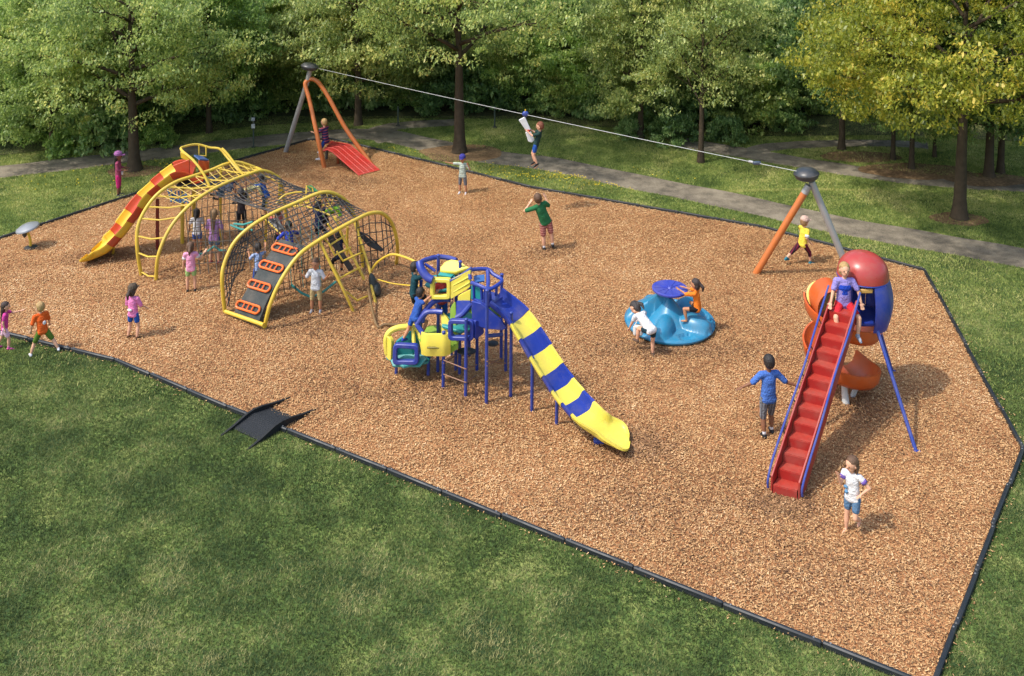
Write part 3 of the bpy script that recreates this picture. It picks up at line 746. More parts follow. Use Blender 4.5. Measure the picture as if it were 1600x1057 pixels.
MB().tube([ct + Vector((0, 0, .05)), ct + Vector((0, 0, .16))], .02, 8).build('pull_knob', M_S_YEL, t)
def PT(p, dx, dz, dy=0): return p + Vector((dx / ppm(300), dy, -dz / ppm(300)))
hang = MB().tube([PT(ct, 0, 4), PT(ct, 4, 20), PT(ct, 8, 36)], .013, 6).build('hanger_rod', M_GREY, t)
MB().slab([PT(ct, -10, 8), PT(ct, -1, 3), PT(ct, 8, 22), PT(ct, 2, 26)], .05).build('upper_pad', mat('white_pad', srgb(214, 214, 212), rough=.6), t, bevel=.015)
MB().ell(PT(ct, 4, 24), (.07, .05, .05)).build('grip', mat('grip_red', srgb(190, 60, 44), rough=.5), t)
MB().slab([PT(ct, 0, 26), PT(ct, 8, 25), PT(ct, 14, 38), PT(ct, 9, 42), PT(ct, 4, 40)], .05).build('lower_pad', MC['white_pad'], t, bevel=.015)
cs = on_cable(1183)
t = empty('cable_stop', cs, 'small dark spring stop block on the cable near the near tower', 'spring stop')
MB().box(cs, (.22, .09, .10), bev=.03).build('stop_block', mat('stop_slate', srgb(50, 66, 84), rough=.5), t)
MB().tube([cs - (B0 - A0).normalized() * .22, cs - (B0 - A0).normalized() * .1], .035, 8).build('spring', M_GREY, t)
# red boarding ramp under the far tower
t = empty('boarding_ramp', G(548, 266), 'red mesh boarding platform and ramp under the far zip line tower', 'ramp')
rows_ = [[Q(505, 236, 263), Q(516, 221.5, 250)], [Q(512, 234, 263.5), Q(546, 226.5, 252)], [Q(520, 238, 265), Q(549, 229, 253.5)], [G(562, 274.5, .03), G(593, 266.5, .03)]]
ls = [r_[0] for r_ in rows_]; rs_ = [r_[1] for r_ in rows_]
mb = MB()
for i in range(3):
    a, b, c_, d = rows_[i][0], rows_[i][1], rows_[i + 1][1], rows_[i + 1][0]; k = [2, 2, 12][i]
    for j in range(k):
        p0 = a.lerp(d, (j + .06) / k); p1 = b.lerp(c_, (j + .06) / k); p2 = b.lerp(c_, (j + .94) / k); p3 = a.lerp(d, (j + .94) / k)
        mb.slab([p0, p1, p2, p3], .03)
mb.build('mesh_treads', M_REDN, t, smooth=False)
tube_part('side_rail', ls, .028, M_REDN, t, 8); tube_part('side_rail', rs_, .028, M_REDN, t, 8)
g = MB()
for f in (.25, .5, .75): g.tube([a.lerp(b, f) + Vector((0, 0, .02)) for a, b in zip(ls, rs_)], .018, 6)
g.build('mesh_ribs', M_REDN, t)
tube_part('leg', [G(528, 259, -.05), Q(528, 238, 259)], .05, mat('rust_orange_pipe', srgb(150, 76, 40), rough=.6), t)
tube_part('leg', [G(510, 251, -.05), Q(511, 232, 252)], .05, mat('dark_grey_pipe', (.12, .12, .12), rough=.6), t)
tube_part('leg', [G(543, 247, -.05), Q(543, 230, 248)], .045, MC['rust_orange_pipe'], t)

# ---------------- silver spinner
gs = G(48, 388)
t = empty('stand_spinner', gs, 'silver dish spinner on a bent yellow stem at the left end', 'spinner')
MB().lathe([(.16, -.01), (.18, .03), (.05, .06), (.01, .065)], gs, 20).build('base_plate', M_BLK, t)
tube_part('stem', [gs + Vector((0, 0, .03)), gs + Vector((-.01, 0, .25)), gs + Vector((-.07, 0, .48)), gs + Vector((-.05, 0, .56))], .035, M_YEL, t, 10, 5)
MB().ell(gs + Vector((-.15, 0, .40)), (.06, .06, .10)).build('hub_housing', M_BLK, t)
MB().lathe([(.04, -.03), (.24, -.02), (.30, .0), (.305, .02), (.29, .05), (.19, .10), (.02, .125)], gs + Vector((-.06, 0, .55)), 30, Matrix.Rotation(-.20, 3, 'Y') @ Matrix.Rotation(.1, 3, 'X')).build('dish', mat('silver_plastic', (.26, .27, .28), rough=.35, metal=.3), t)

# ---------------- merry-go-round
cm = G(1046, 508); RM = 1.03
t = empty('merry_go_round', cm, 'sky blue moulded merry go round with a blue violet round table in its middle', 'merry go round')
def mgr_h(r, a):
    x, y = r * math.cos(a), r * math.sin(a)
    h = .15 + .56 * max(0, 1 - r / .50) ** 1.1
    for aa, rr_, sx, sy, hh in [(-1.95, .54, .36, .17, .26), (-.62, .60, .34, .20, .27), (.75, .60, .32, .19, .27), (2.0, .58, .32, .19, .24)]:
        ca, sa = math.cos(aa), math.sin(aa); u = x * ca + y * sa - rr_; v = -x * sa + y * ca
        e = (u / sx) ** 2 + (v / sy) ** 2
        if e < 1.6: h = max(h, .16 + hh * math.sqrt(max(0, 1.6 - e) / 1.6) + .0) if True else h
    for aa in (-1.28, .05, 1.4, 2.75, 3.75):     # foot wells between the seats
        ca, sa = math.cos(aa), math.sin(aa); u = x * ca + y * sa - .82; v = -x * sa + y * ca
        if abs(u) < .13 and abs(v) < .15: h = min(h, .17) - .07
    d = abs(((a - 2.62 + math.pi) % (2 * math.pi)) - math.pi)
    if d < .5: h = max(h, .17 + .50 * max(0, 1 - max(0, r - .30) / .72) * min(1, (0.5 - d) / .08))   # sloping flat panel
    return h * min(1, (RM - r) / .05 * .5 + .5)
mb = MB(); nr, na = 44, 144; vs = [(cm.x, cm.y, mgr_h(0, 0))]
for i in range(1, nr + 1):
    r = RM * .985 * i / nr
    for k in range(na): a = 2 * math.pi * k / na; vs.append((cm.x + r * math.cos(a), cm.y + r * math.sin(a), mgr_h(r, a)))
for r, z in ((RM, .12), (RM, .09), (RM * .97, .055), (RM * .88, .045)):
    for k in range(na): a = 2 * math.pi * k / na; vs.append((cm.x + r * math.cos(a), cm.y + r * math.sin(a), z))
fs = [(0, 1 + k, 1 + (k + 1) % na) for k in range(na)]
for i in range(nr + 3):
    for k in range(na): a = 1 + i * na; fs.append((a + k, a + na + k, a + na + (k + 1) % na, a + (k + 1) % na))
fs.append(tuple(1 + (nr + 3) * na + k for k in range(na - 1, -1, -1)))
mb.add(vs, fs); mb.build('moulded_deck', M_CYAN, t, sharp=70)
MB().lathe([(.5, -.02), (.55, .0), (.55, .05), (.3, .06)], cm, 24).build('bearing', M_BLK, t)
tc_ = Q(1048.5, 451, 508)
MB().tube([cm + Vector((0, 0, .6)), Vector((cm.x, cm.y, tc_.z))], .05, 14).build('table_post', M_BLK, t)
mb = MB(); N_ = 48; prof = [(.40, -.03), (.408, -.01), (.405, .012), (.385, .022)]
mb.lathe(prof + [(.34, .016), (.06, .018), (.04, .04), (.005, .045)], (cm.x, cm.y, tc_.z), N_)
o = mb.build('round_table_top', M_PUR, t)
rb = MB()
for k in range(12): a = k * math.pi / 6; rb.tube([(cm.x + .07 * math.cos(a), cm.y + .07 * math.sin(a), tc_.z + .02), (cm.x + .36 * math.cos(a), cm.y + .36 * math.sin(a), tc_.z + .02)], .008, 5)
rb.build('raised_ribs', M_PUR, o)

# ---------------- stair tower with red dome and orange spiral slide
DK = Vector((G(1343, 622).x, G(1343, 622).y, 1.72))
t = empty('stair_slide_tower', (DK.x, DK.y, 0), 'tall red stair climber up to a blue cabin with red dome and orange spiral slide', 'slide tower')
sb_l, sb_r = G(1205, 772), G(1248, 783)
top_l, top_r = Q(1299, 478, 640), Q(1338, 489, 652)
zt = (top_l.z + top_r.z) / 2; top_l.z = top_r.z = zt
NS = 13; wv = (sb_r - sb_l)
stair = MB(); riser = MB()
for i in range(NS):
    f0, f1 = i / NS, (i + 1) / NS
    a0, b0 = sb_l.lerp(top_l, f0), sb_r.lerp(top_r, f0); a1, b1 = sb_l.lerp(top_l, f1), sb_r.lerp(top_r, f1)
    hz = zt / NS; up = Vector((0, 0, hz))
    dxy = Vector((a1.x - a0.x, a1.y - a0.y, 0))
    e = (b0 - a0).normalized() * .03
    A, B = a0 + e, b0 - e
    riser.slab([A, B, B + up, A + up], .03)
    stair.slab([A + up, B + up, B + up + dxy, A + up + dxy], .028)
stair.build('treads', mat('red_tread', srgb(160, 54, 42), rough=.4, var=.22, scale=14, bump=.2), t, smooth=False)
riser.build('risers', M_RED, t, smooth=False)
for a, b in ((sb_l, top_l), (sb_r, top_r)):
    d = b - a; z_ = Vector((0, 0, 1))
    poly = [a + z_ * -.03, a + z_ * .32, b + z_ * .24, b + z_ * -.12, a + Vector((d.x, d.y, 0)) * .07 + z_ * -.03]
    MB().slab(poly, .035, (b - a).cross(z_).normalized()).build('stringer', M_RED, t, bevel=.008)
sd = wv.normalized()
for s, (a, b) in ((-1, (sb_l, top_l)), (1, (sb_r, top_r))):
    off = sd * s * .055; z_ = Vector((0, 0, 1)); pts = [a + off + z_ * .10, a + off + z_ * .26]
    for f in (.08, .3, .55, .8, 1.0): pts.append(a.lerp(b, f) + off * (1 + .2 * math.sin(f * 9)) + z_ * (.34 if f < 1 else .40))
    h_ = tube_part('handrail', pts, .02, M_BLUP, t, 8, 6)
    for f in (.02, .22, .38, .52, .67, .82):
        p = a.lerp(b, f); q_ = p + off + z_ * (.33 if f > .05 else .22); MB().tube([p + z_ * .22, q_], .011, 6).build('rail_bracket', M_BLK, h_)
# deck, cabin
MB().lathe([(.42, -.05), (.44, -.02), (.44, .02), (.40, .03)], DK, 6).build('deck', M_BLU, t, smooth=False)
RC = .45
def shell(a0, a1, z0, z1, r0, m, name, bulge=.10, n=18, th=.03, lean=0):
    mb = MB(); vs = []; nz = 8
    for side in (0, 1):
        for j in range(nz + 1):
            f = j / nz; z = z0 + (z1 - z0) * f; r = r0 + bulge * math.sin(math.pi * (.15 + .75 * f)) - side * th
            for i in range(n + 1):
                a = a0 + (a1 - a0) * i / n; rr_ = r * (1 + .035 * math.cos(a * 6)); vs.append((DK.x + rr_ * math.cos(a), DK.y + rr_ * math.sin(a), DK.z + z))
    k = n + 1; S_ = (nz + 1) * k; fs = []
    for j in range(nz):
        for i in range(n):
            a = j * k + i; fs.append((a, a + 1, a + k + 1, a + k)); fs.append((S_ + a, S_ + a + k, S_ + a + k + 1, S_ + a + 1))
    for j in range(nz): a = j * k; fs.append((a, a + k, S_ + a + k, S_ + a)); a += n; fs.append((a + k, a, S_ + a, S_ + a + k))
    for i in range(n): fs.append((i, S_ + i, S_ + i + 1, i + 1)); a = nz * k + i; fs.append((a, a + 1, S_ + a + 1, S_ + a))
    mb.add(vs, fs); return mb.build(name, m, t, sharp=40)
shell(R(-84), R(62), -.12, .78, RC, M_BLU, 'cabin_wall', .13)
shell(R(62), R(150), .0, .78, RC, M_BLU, 'cabin_wall', .05)
shell(R(196), R(226), .0, .78, RC, M_BLU, 'cabin_wall', .03, 8)
MB().lathe([(RC + .03, -.02), (RC + .045, 0), (RC + .03, .02)], (DK.x, DK.y, DK.z + .79), 32).build('cabin_ring', M_BLU, t)
ringp = [(DK.x, DK.y, 0)]
dome = [(RC + .04, 0), (RC + .035, .06)] + [((RC + .03) * math.cos(a) ** .85, .06 + .40 * math.sin(a)) for a in [R(x) for x in range(8, 90, 8)]] + [(.02, .463)]
MB().lathe(dome, (DK.x, DK.y, DK.z + .81), 36).build('dome_roof', M_DOME, t)
MB().box((DK.x - .10, DK.y - .44, DK.z + .70), (.26, .05, .09), bev=.02).build('entry_crossbar', mat('tan_plastic', srgb(196, 150, 76), rough=.5), t)
for px, yg in ((1433, 711), (1250, 690), (1395, 585)):
    f = G(px, yg, -.06); d = (Vector((DK.x, DK.y, 0)) - f); d.z = 0; top = Vector((DK.x, DK.y, DK.z - .02)) - d.normalized() * .46
    o = tube_part('leg', [f, top], .034, M_BLUP, t, 10)
    MB().box(f + Vector((0, 0, .07)), (.12, .05, .03), bev=.008).build('foot_bolt', M_BLUP, o)
# spiral slide
SC = G(1313, 612); pts = []; ups = []; profs = []
NT = 110; turns = 1.62; a_start = R(150)
for i in range(NT + 1):
    f = i / NT; a = a_start + f * turns * 2 * math.pi; z = 1.66 * (1 - f) ** .97 * (1 - .0) + .26 * f + .0
    z = 1.66 + (.20 - 1.66) * f
    rr_ = .44; pts.append(Vector((SC.x + rr_ * math.cos(a), SC.y + rr_ * math.sin(a), z)))
    ins = [(-.26, .10), (-.22, .03), (-.08, 0), (.08, .02), (.2, .10), (.26, .26), (.275, .30)]
    out = [(.31, .30), (.31, .26), (.28, .08), (.2, -.02), (0, -.05), (-.2, -.03), (-.29, .04), (-.30, .12)]
    profs.append(ins + out)
for nm, (i0, i1) in (('spiral_slide_upper', (0, 38)), ('spiral_slide_middle', (38, 74)), ('spiral_slide_lower', (74, NT))):
    MB().sweep(pts[i0:i1 + 1], None, profs=profs[i0:i1 + 1]).build(nm, M_SPOR, t, sharp=45)
a = a_start + turns * 2 * math.pi
ex = [pts[-1]]; tdir = (pts[-1] - pts[-2]); tdir.z = 0; tdir.normalize()
for k in range(1, 6): ex.append(pts[-1] + tdir * .12 * k + Vector((0, 0, -.012 * k)))
MB().sweep(ex, None, profs=[profs[-1]] * 6).build('slide_exit', M_SPOR, t, sharp=45)
# hooded scoop where the slide leaves the cabin
sc_c = Q(1297, 474, 618); vs = []; mb = MB(); nA, nB = 16, 8
def hood(c, r, m, name, rin, a0=R(75), a1=R(300), w0=-.26, w1=.26):
    mb = MB(); n = 22; prof = []; pts_ = []
    for i in range(n + 1):
        a = a0 + (a1 - a0) * i / n; pts_.append(c + Vector((r * math.cos(a), 0, r * 1.15 * math.sin(a))))
    pr = [(w0, 0), (w0, .05), (w1, .05), (w1, 0)]
    vs = []; 
    for i, p in enumerate(pts_):
        rad = (p - c).normalized(); y = Vector((0, 1, 0))
        vs += [p + y * w0, p + rad * .04 + y * (w0 - .02), p + rad * .05 + y * (w1 + .02), p + y * w1]
    fs = []
    for i in range(n):
        for k in range(4): fs.append((i * 4 + k, i * 4 + (k + 1) % 4, (i + 1) * 4 + (k + 1) % 4, (i + 1) * 4 + k))
    fs += [(3, 2, 1, 0), (n * 4, n * 4 + 1, n * 4 + 2, n * 4 + 3)]
    mb.add(vs, fs); return mb.build(name, m, t, sharp=50)
hood(sc_c, .30, M_SPOR, 'slide_hood', .3)
MB().lathe([(.26, -.02), (.29, 0), (.26, .02), (.01, .03)], sc_c + Vector((-.10, .26, .02)), 24, Matrix.Rotation(R(62), 3, 'X')).build('hood_back', mat('pale_yellow_plastic', srgb(226, 190, 96), rough=.45), t)
pf = G(1322, 632); MB().tube([pf + Vector((0, 0, -.05)), pf + Vector((-.03, .05, .38))], [.075, .055], 12).build('slide_support', mat('pale_grey_post', (.5, .5, .48), rough=.6), t)
MB().tube([G(1331, 622, -.02), Q(1338, 605, 622)], .05, 10).build('slide_support', MC['pale_grey_post'], t)
# ---------------- yellow arch net climber with the striped slide
cc = G(390, 420)
t = empty('net_climber', cc, 'large yellow arched rope net climber with black climbing wall and yellow and red striped slide', 'climber')
def arch(pts, r=.046, name='arch', m=M_YEL, n=6): return tube_part(name, pts, r, m, t, 12, n)
# front dome: two arches (pixels with their ground rows)
A = [G(352, 493, -.08), Q(347, 440, 491), Q(351, 411, 487), Q(367, 378, 480), Q(395, 352, 471), Q(429, 332, 461), Q(463, 317, 451), Q(500, 301.5, 441), Q(523, 303, 434), Q(543, 317, 428), Q(555, 341, 424), Q(561, 365, 422), G(568, 421, -.05)]
B = [G(412, 519, -.08), Q(421, 480, 516), Q(438, 440, 510), Q(466, 400, 499), Q(495, 378, 487), Q(529, 358, 474), Q(557, 343, 462), Q(577, 334, 452), Q(597, 334, 443), Q(613, 351, 434), Q(621, 383, 428), G(619, 416, -.08)]
arch(A); arch(B)
tube_part('base_rail', [Q(352, 487, 493), Q(412, 508, 519)], .045, M_YEL, t)
# climbing wall between the arches
def lerpw(a, b, f): return Vector(a).lerp(Vector(b), f)
wall_c = [(G(362, 497), G(402, 511)), (Q(385, 455, 491), Q(420, 466, 503)), (Q(410, 413, 483), Q(446, 424, 494)), (Q(438, 375, 474), Q(478, 386, 484))]
wl = spline([a for a, b in wall_c], 4); wr = spline([b for a, b in wall_c], 4)
mb = MB(); n = len(wl); nrm = []
for i in range(n):
    d = (wl[min(i + 1, n - 1)] - wl[max(i - 1, 0)]); s = wr[i] - wl[i]; nrm.append(s.cross(d).normalized())
vs = [p + Vector((0, 0, .02)) + nrm[i] * 0 for i, p in enumerate(wl)] + [p + Vector((0, 0, .02)) for p in wr] + [p - nrm[i] * .06 for i, p in enumerate(wl)] + [p - nrm[i] * .06 for i, p in enumerate(wr)]
fs = [(i, n + i, n + i + 1, i + 1) for i in range(n - 1)] + [(2 * n + i, 2 * n + i + 1, 3 * n + i + 1, 3 * n + i) for i in range(n - 1)]
fs += [(i, i + 1, 2 * n + i + 1, 2 * n + i) for i in range(n - 1)] + [(n + i, 3 * n + i, 3 * n + i + 1, n + i + 1) for i in range(n - 1)] + [(0, 2 * n, 3 * n, n), (n - 1, 2 * n - 1, 4 * n - 1, 3 * n - 1)]
mb.add(vs, fs); wo_ = mb.build('climbing_wall', M_CLIMB, t, smooth=False)
for f in (.19, .43, .67, .88):
    x = f * (n - 1); i = int(x); g = x - i; L0 = wl[i].lerp(wl[i + 1], g); R0 = wr[i].lerp(wr[i + 1], g); nn = nrm[i]; s = (R0 - L0); d = (wl[i + 1] - wl[i]).normalized(); hgt_ = .085
    if nn.y > 0: nn = -nn
    a, b = L0.lerp(R0, -.04), L0.lerp(R0, .90); a += nn * .05; b += nn * .05; ring = []
    e = (b - a).normalized()
    for k in range(20):
        an = 2 * math.pi * k / 20; cx = a + e * hgt_ if math.cos(an) < 0 else b - e * hgt_; ring.append(cx + e * math.cos(an) * hgt_ + d * math.sin(an) * hgt_)
    h_ = MB().tube(ring, .026, 8, closed=True).build('handhold', M_HOLD, wo_)
    cb = MB()
    for q_ in (.3, .5, .7): cb.tube([a.lerp(b, q_) + d * hgt_, a.lerp(b, q_) - d * hgt_], .016, 6)
    cb.build('handhold', M_HOLD, wo_)
# rear dome: two arches
Cc = [G(222, 435, -.08), Q(215, 395, 433), Q(215, 357, 430), Q(227, 328, 424), Q(247, 303, 417), Q(274, 285, 408), Q(300, 276, 399), Q(330, 266, 388), Q(352, 257, 380), Q(373, 254, 373), Q(401, 263, 368)]
D = [G(244, 443, -.08), Q(247, 401, 440), Q(265, 358, 433), Q(293, 324, 423), Q(324, 301, 412), Q(358, 284, 400), Q(387, 273, 390), Q(409, 267, 382), Q(429, 274, 376), Q(440, 290, 373), G(452, 372, -.05)]
arch(Cc); arch(D)
tube_part('cross_tube', [Q(401, 263, 368), Q(409, 267, 382)], .05, M_YEL, t)
# thin ladder rungs between rear arches
def ladder(pa, pb, n, r=.022, m=M_YEL, name='rung', f0=.08, f1=.92):
    for i in range(n):
        f = f0 + (f1 - f0) * i / (n - 1); a = spline(pa, 6); b = spline(pb, 6); p = a[int(f * (len(a) - 1))]; q_ = b[int(f * (len(b) - 1))]
        mid = p.lerp(q_, .5) - Vector((0, 0, .06)); MB().tube([p, mid, q_], r, 6).build(name, m, t)
ladder(Cc[:6], D[:6], 7)
ladder(Cc[6:], D[5:10], 4, f0=.05)
# canopy hoop above the slide
H1 = [Q(331, 300, 404), Q(318, 272, 400), Q(302, 251, 395), Q(283, 234, 388), Q(290, 229, 382), Q(308, 226, 376), Q(328, 231, 374), Q(343, 233, 374), Q(354, 245, 376), Q(375, 270, 384)]
tube_part('canopy_hoop', H1, .034, M_YEL, t, 8, 6)
tube_part('canopy_hoop', [Q(347, 232, 378), Q(358, 244, 381), Q(380, 274, 388)], .03, M_YEL, t, 8, 5)
tube_part('canopy_bar', [Q(311, 227, 377), Q(311, 243, 377), Q(322, 244, 376), Q(322, 229, 375)], .022, M_YEL, t, 8)
tube_part('deck_post', [G(303, 375, -.05), Q(303, 262, 375)], .05, M_YEL, t)
tube_part('deck_post', [G(285, 384, -.05), Q(285, 268, 384)], .05, M_YEL, t)
# slide: hood then striped chute
hoodc = [Q(270, 261, 386), Q(297, 250, 384), Q(299, 281, 386), Q(278, 279, 388)]
def hexa(name, f4, b4, m): 
    mb = MB(); mb.add(list(f4) + list(b4), [(0, 1, 2, 3), (7, 6, 5, 4), (0, 4, 5, 1), (1, 5, 6, 2), (2, 6, 7, 3), (3, 7, 4, 0)]); return mb.build(name, m, t, smooth=False, bevel=.04)
Ydk = G(300, 384).y
def W(px, py, dy=0): return PY(px, py, Ydk + dy)
MB().slab([W(270, 259, -.30), W(296, 249, -.30), W(297, 279, -.30), W(279, 273, -.30)], .06).build('slide_hood_panel', M_S_RED, t, bevel=.015)
MB().slab([W(282, 237, -.28), W(297, 245, -.28), W(297, 253, -.28), W(283, 247, -.28)], .05).build('hood_crest', M_S_YEL, t, bevel=.012)
MB().slab([W(310, 248, .30), W(327, 252, .30), W(326, 280, .30), W(311, 268, .30)], .06).build('slide_hood_panel', M_SPOR, t, bevel=.015)
MB().slab([W(297, 279, -.30), W(322, 270, -.30), W(318, 284, -.30), W(301, 289, -.30)], .06).build('slide_hood_panel', M_S_RED, t, bevel=.015)
MB().slab([W(303, 243, .1), W(316, 245, .25), W(326, 251, .35), W(312, 250, -.05)], .04).build('hood_cap', mat('blue_cap', srgb(40, 84, 140), rough=.5), t)
MB().box(W(310, 283), (.95, .75, .05), bev=.01).build('deck', mat('dark_deck', (.03, .03, .035), rough=.7), t)
sl_p = spline([W(300, 276, -.05), Q(280, 272, 387), Q(262, 284, 389), Q(245, 298, 391), Q(228, 316, 393), Q(211, 338, 396), Q(194, 361, 399), Q(180, 378, 401), Q(164, 391, 403), Q(150, 396, 404), Q(140, 397, 404)], 6)
for p in sl_p: p.z = max(p.z, .10)
n_ = len(sl_p) - 1; cuts = [0, 8, 14, 19, 25, 31, 37, 42, 47, n_]
chute(t, sl_p, cuts, [M_S_RED, M_S_YEL, M_S_RED, M_S_YEL, M_S_RED, M_S_YEL, M_S_RED, M_S_YEL, M_S_YEL][:len(cuts) - 1], wd=.84, dp=.22, flare=.84)
tube_part('slide_leg', [G(176, 399, -.03), Q(178, 388, 401)], .035, M_YEL, t)
tube_part('slide_leg', [G(246, 392, -.03), Q(246, 312, 392)], .045, mat('dark_red_post', srgb(120, 26, 22), rough=.5), t)
# dark web bridge behind the slide deck
wb = net([W(318, 273, .35), Q(345, 281, 385), Q(364, 288, 392)], [W(316, 288, -.3), Q(338, 296, 396), Q(360, 300, 402)], 9, 7, .028, M_NAVY, t, 'web_bridge', .05)
net([Q(262, 296, 410), Q(290, 300, 405)], [Q(268, 316, 418), Q(294, 318, 412)], 5, 4, .02, mat('blue_web', srgb(40, 92, 132), rough=.8), t, 'web_seat', .1)
# nets
net([Cc[4], Cc[5], Cc[6], Cc[7], Cc[8], Cc[9], Cc[10]], [D[3], D[4], D[5], D[6], D[7], D[7], D[7]], 14, 4, .009, M_YEL, t, 'rope_net', .05)
net([D[4], D[5], D[6], D[7], D[8], D[9]], [Q(418, 330, 445), A[5], A[6], A[7], A[8], A[9]], 16, 12, .0125, M_ROPE, t, 'rope_net', .22)
net([A[2], A[3], A[4], A[5]], [Q(366, 400, 482), Q(390, 388, 476), Q(412, 380, 470), Q(436, 366, 464)], 7, 3, .0125, M_ROPE, t, 'rope_net')
net([G(358, 490), A[1], A[2], A[3]], [G(362, 430), G(375, 425, .4), G(385, 420, .8), A[4]], 9, 7, .0125, M_ROPE, t, 'rope_net')
net([A[5], A[6], A[7], A[8], A[9]], [B[3], B[4], B[5], B[6], B[7]], 14, 9, .0125, M_ROPE, t, 'rope_net', .1)
net([B[6], B[7], B[8], B[9]], [G(560, 425, .3), G(585, 420, .2), G(600, 418, .15), B[10]], 7, 6, .0125, M_ROPE, t, 'rope_net')
net([Q(290, 330, 420), Q(350, 330, 415), Q(420, 330, 405)], [G(300, 430, .25), G(360, 425, .25), G(430, 420, .25)], 10, 6, .011, M_NROPE, t, 'rope_net')
net([A[7], A[8], A[9], A[10]], [Q(470, 345, 415), Q(500, 330, 405), Q(530, 320, 400), Q(556, 345, 410)], 8, 5, .0125, M_ROPE, t, 'rope_net')
net([Q(300, 300, 412), Q(345, 292, 404), Q(400, 285, 394)], [G(290, 418, .3), G(345, 408, .3), G(405, 398, .3)], 12, 8, .009, M_NROPE, t, 'rope_net')
net([Q(395, 352, 471), Q(429, 332, 461), Q(463, 317, 451)], [G(400, 470, .3), G(440, 460, .3), G(480, 452, .3)], 9, 8, .009, M_NROPE, t, 'rope_net')
net([Q(466, 400, 499), Q(495, 378, 487), Q(529, 358, 474)], [Q(462, 430, 455), Q(498, 425, 448), Q(535, 420, 440)], 8, 6, .009, M_NROPE, t, 'rope_net')
# teal swing ropes and low walking ropes
for a, b in (((310, 398, 420), (335, 385, 415)), ((335, 385, 415), (352, 392, 418)), ((455, 445, 470), (487, 465, 478)), ((487, 465, 478), (525, 440, 470)), ((365, 350, 425), (395, 347, 428)), ((360, 352, 425), (395, 360, 430))):
    p, q_ = Q(*a), Q(*b); m_ = p.lerp(q_, .5) - Vector((0, 0, .05)); MB().tube([p, m_, q_], .028, 6).build('balance_rope', M_TEALR, t)
for x in (452, 470, 487, 498): tube_part('hanging_rope', [Q(x, 345, 455), Q(x, 390, 455), Q(x + 4, 450, 470)], .010, M_TEALR, t, 5)
for x, y0, y1, yg in ((416, 312, 390, 390), (345, 262, 330, 385), (437, 282, 345, 380), (543, 355, 378, 400)): tube_part('centre_post', [G(x - 1, yg + 2, -.05), Q(x, y0, yg)], .035, M_YEL, t)
# ladders on the right side
Lp1 = [Q(500, 378, 485), Q(520, 420, 488), Q(538, 456, 490), G(554, 491, -.05)]
Lp2 = [Q(523, 340, 462), Q(540, 380, 464), Q(556, 410, 466), Q(569, 437, 468)]
Lp3 = [Q(552, 341, 440), Q(562, 372, 446), Q(573, 408, 454), Q(578, 424, 458), Q(581, 450, 466), G(588, 477, -.03)]
for L_ in (Lp1, Lp2, Lp3): tube_part('ladder_post', L_, .034, M_YEL, t, 8, 4)
for (a, m_, b) in (((514, 381, 484), (523, 399, 484), (548, 387, 470)), ((519, 414, 484), (531, 435, 484), (563, 418, 470)), ((541, 456, 486), (558, 470, 484), (577, 462, 470)), ((505, 371, 482), (516, 383, 480), (540, 368, 468)), ((512, 350, 478), (520, 362, 476), (541, 350, 466)), ((526, 393, 482), (536, 408, 482), (563, 396, 468))):
    tube_part('rung', [Q(*a), Q(*m_), Q(*b)], .024, M_YEL, t, 7)
# yellow top platform frame over the front dome
for pts_ in ([(431, 320, 430), (445, 305, 425), (475, 300, 420), (505, 302, 418), (528, 311, 420), (545, 330, 424)], [(434, 328, 436), (470, 322, 440), (500, 330, 446), (523, 340, 452)], [(465, 318, 430), (495, 318, 432), (523, 330, 436), (530, 345, 440)]):
    tube_part('top_rail', [Q(*p) for p in pts_], .022, M_YEL, t, 7, 4)
for x in (470, 480, 492, 505, 516): tube_part('top_rail', [Q(x, 319 + (x - 470) * .1, 434), Q(x + 6, 303 + (x - 470) * .1, 420)], .016, M_YEL, t, 6)
for x, y in ((478, 300), (500, 308)):
    tube_part('canopy_bar', [Q(x, y + 14, 428), Q(x + 1, y - 10, 424), Q(x + 10, y - 6, 422), Q(x + 14, y + 12, 426)], .02, M_YEL, t, 7)
MB().slab([Q(479, 291, 422), Q(486, 290, 420), Q(497, 299, 421), Q(488, 300, 423)], .03).build('leaf_panel', mat('leaf_green_panel', srgb(58, 136, 84), rough=.5), t)
# dark rock holds / black slide panels
def blob_panel(px, py, yg, w_, h_, ang, m, name, dep=.12):
    c = Q(px, py, yg); k = ppm(yg); M = Matrix.Rotation(R(ang), 3, 'Y')
    MB().ell(c, (w_ / k / 2, dep, h_ / k / 2), M, 16, 10).build(name, m, t)
blob_panel(584, 448, 462, 13, 44, -12, mat('dark_teal_rubber', srgb(34, 48, 50), rough=.6), 'climbing_rock'); blob_panel(589, 452, 462, 12, 22, -15, MC['dark_teal_rubber'], 'climbing_rock', .2)
MB().slab([Q(555, 361, 440), Q(566, 364, 440), Q(599, 391, 436), Q(596, 394, 438), Q(575, 385, 440)], .05).build('black_chute', M_BLK, t, bevel=.012)
tube_part('chute_edge', [Q(557, 361, 438), Q(575, 368, 437), Q(600, 392, 434)], .02, M_BLK, t, 7)
MB().slab([Q(505, 362, 470), Q(517, 362, 470), Q(553, 420, 468), Q(545, 424, 470)], .05).build('black_chute', M_BLK, t, bevel=.012)
tube_part('chute_edge', [Q(510, 362, 470), Q(530, 392, 469), Q(550, 421, 468)], .025, mat('navy_edge', srgb(34, 54, 88), rough=.5), t, 7)
for f in (0,): 
    MB().slab([Q(417, 345, 440), Q(432, 340, 440), Q(446, 358, 446), Q(430, 362, 448)], .05).build('black_chute', M_BLK, t, bevel=.012)
tube_part('chute_edge', [Q(412, 340, 440), Q(428, 356, 446), Q(442, 369, 452)], .02, M_YEL, t, 7)
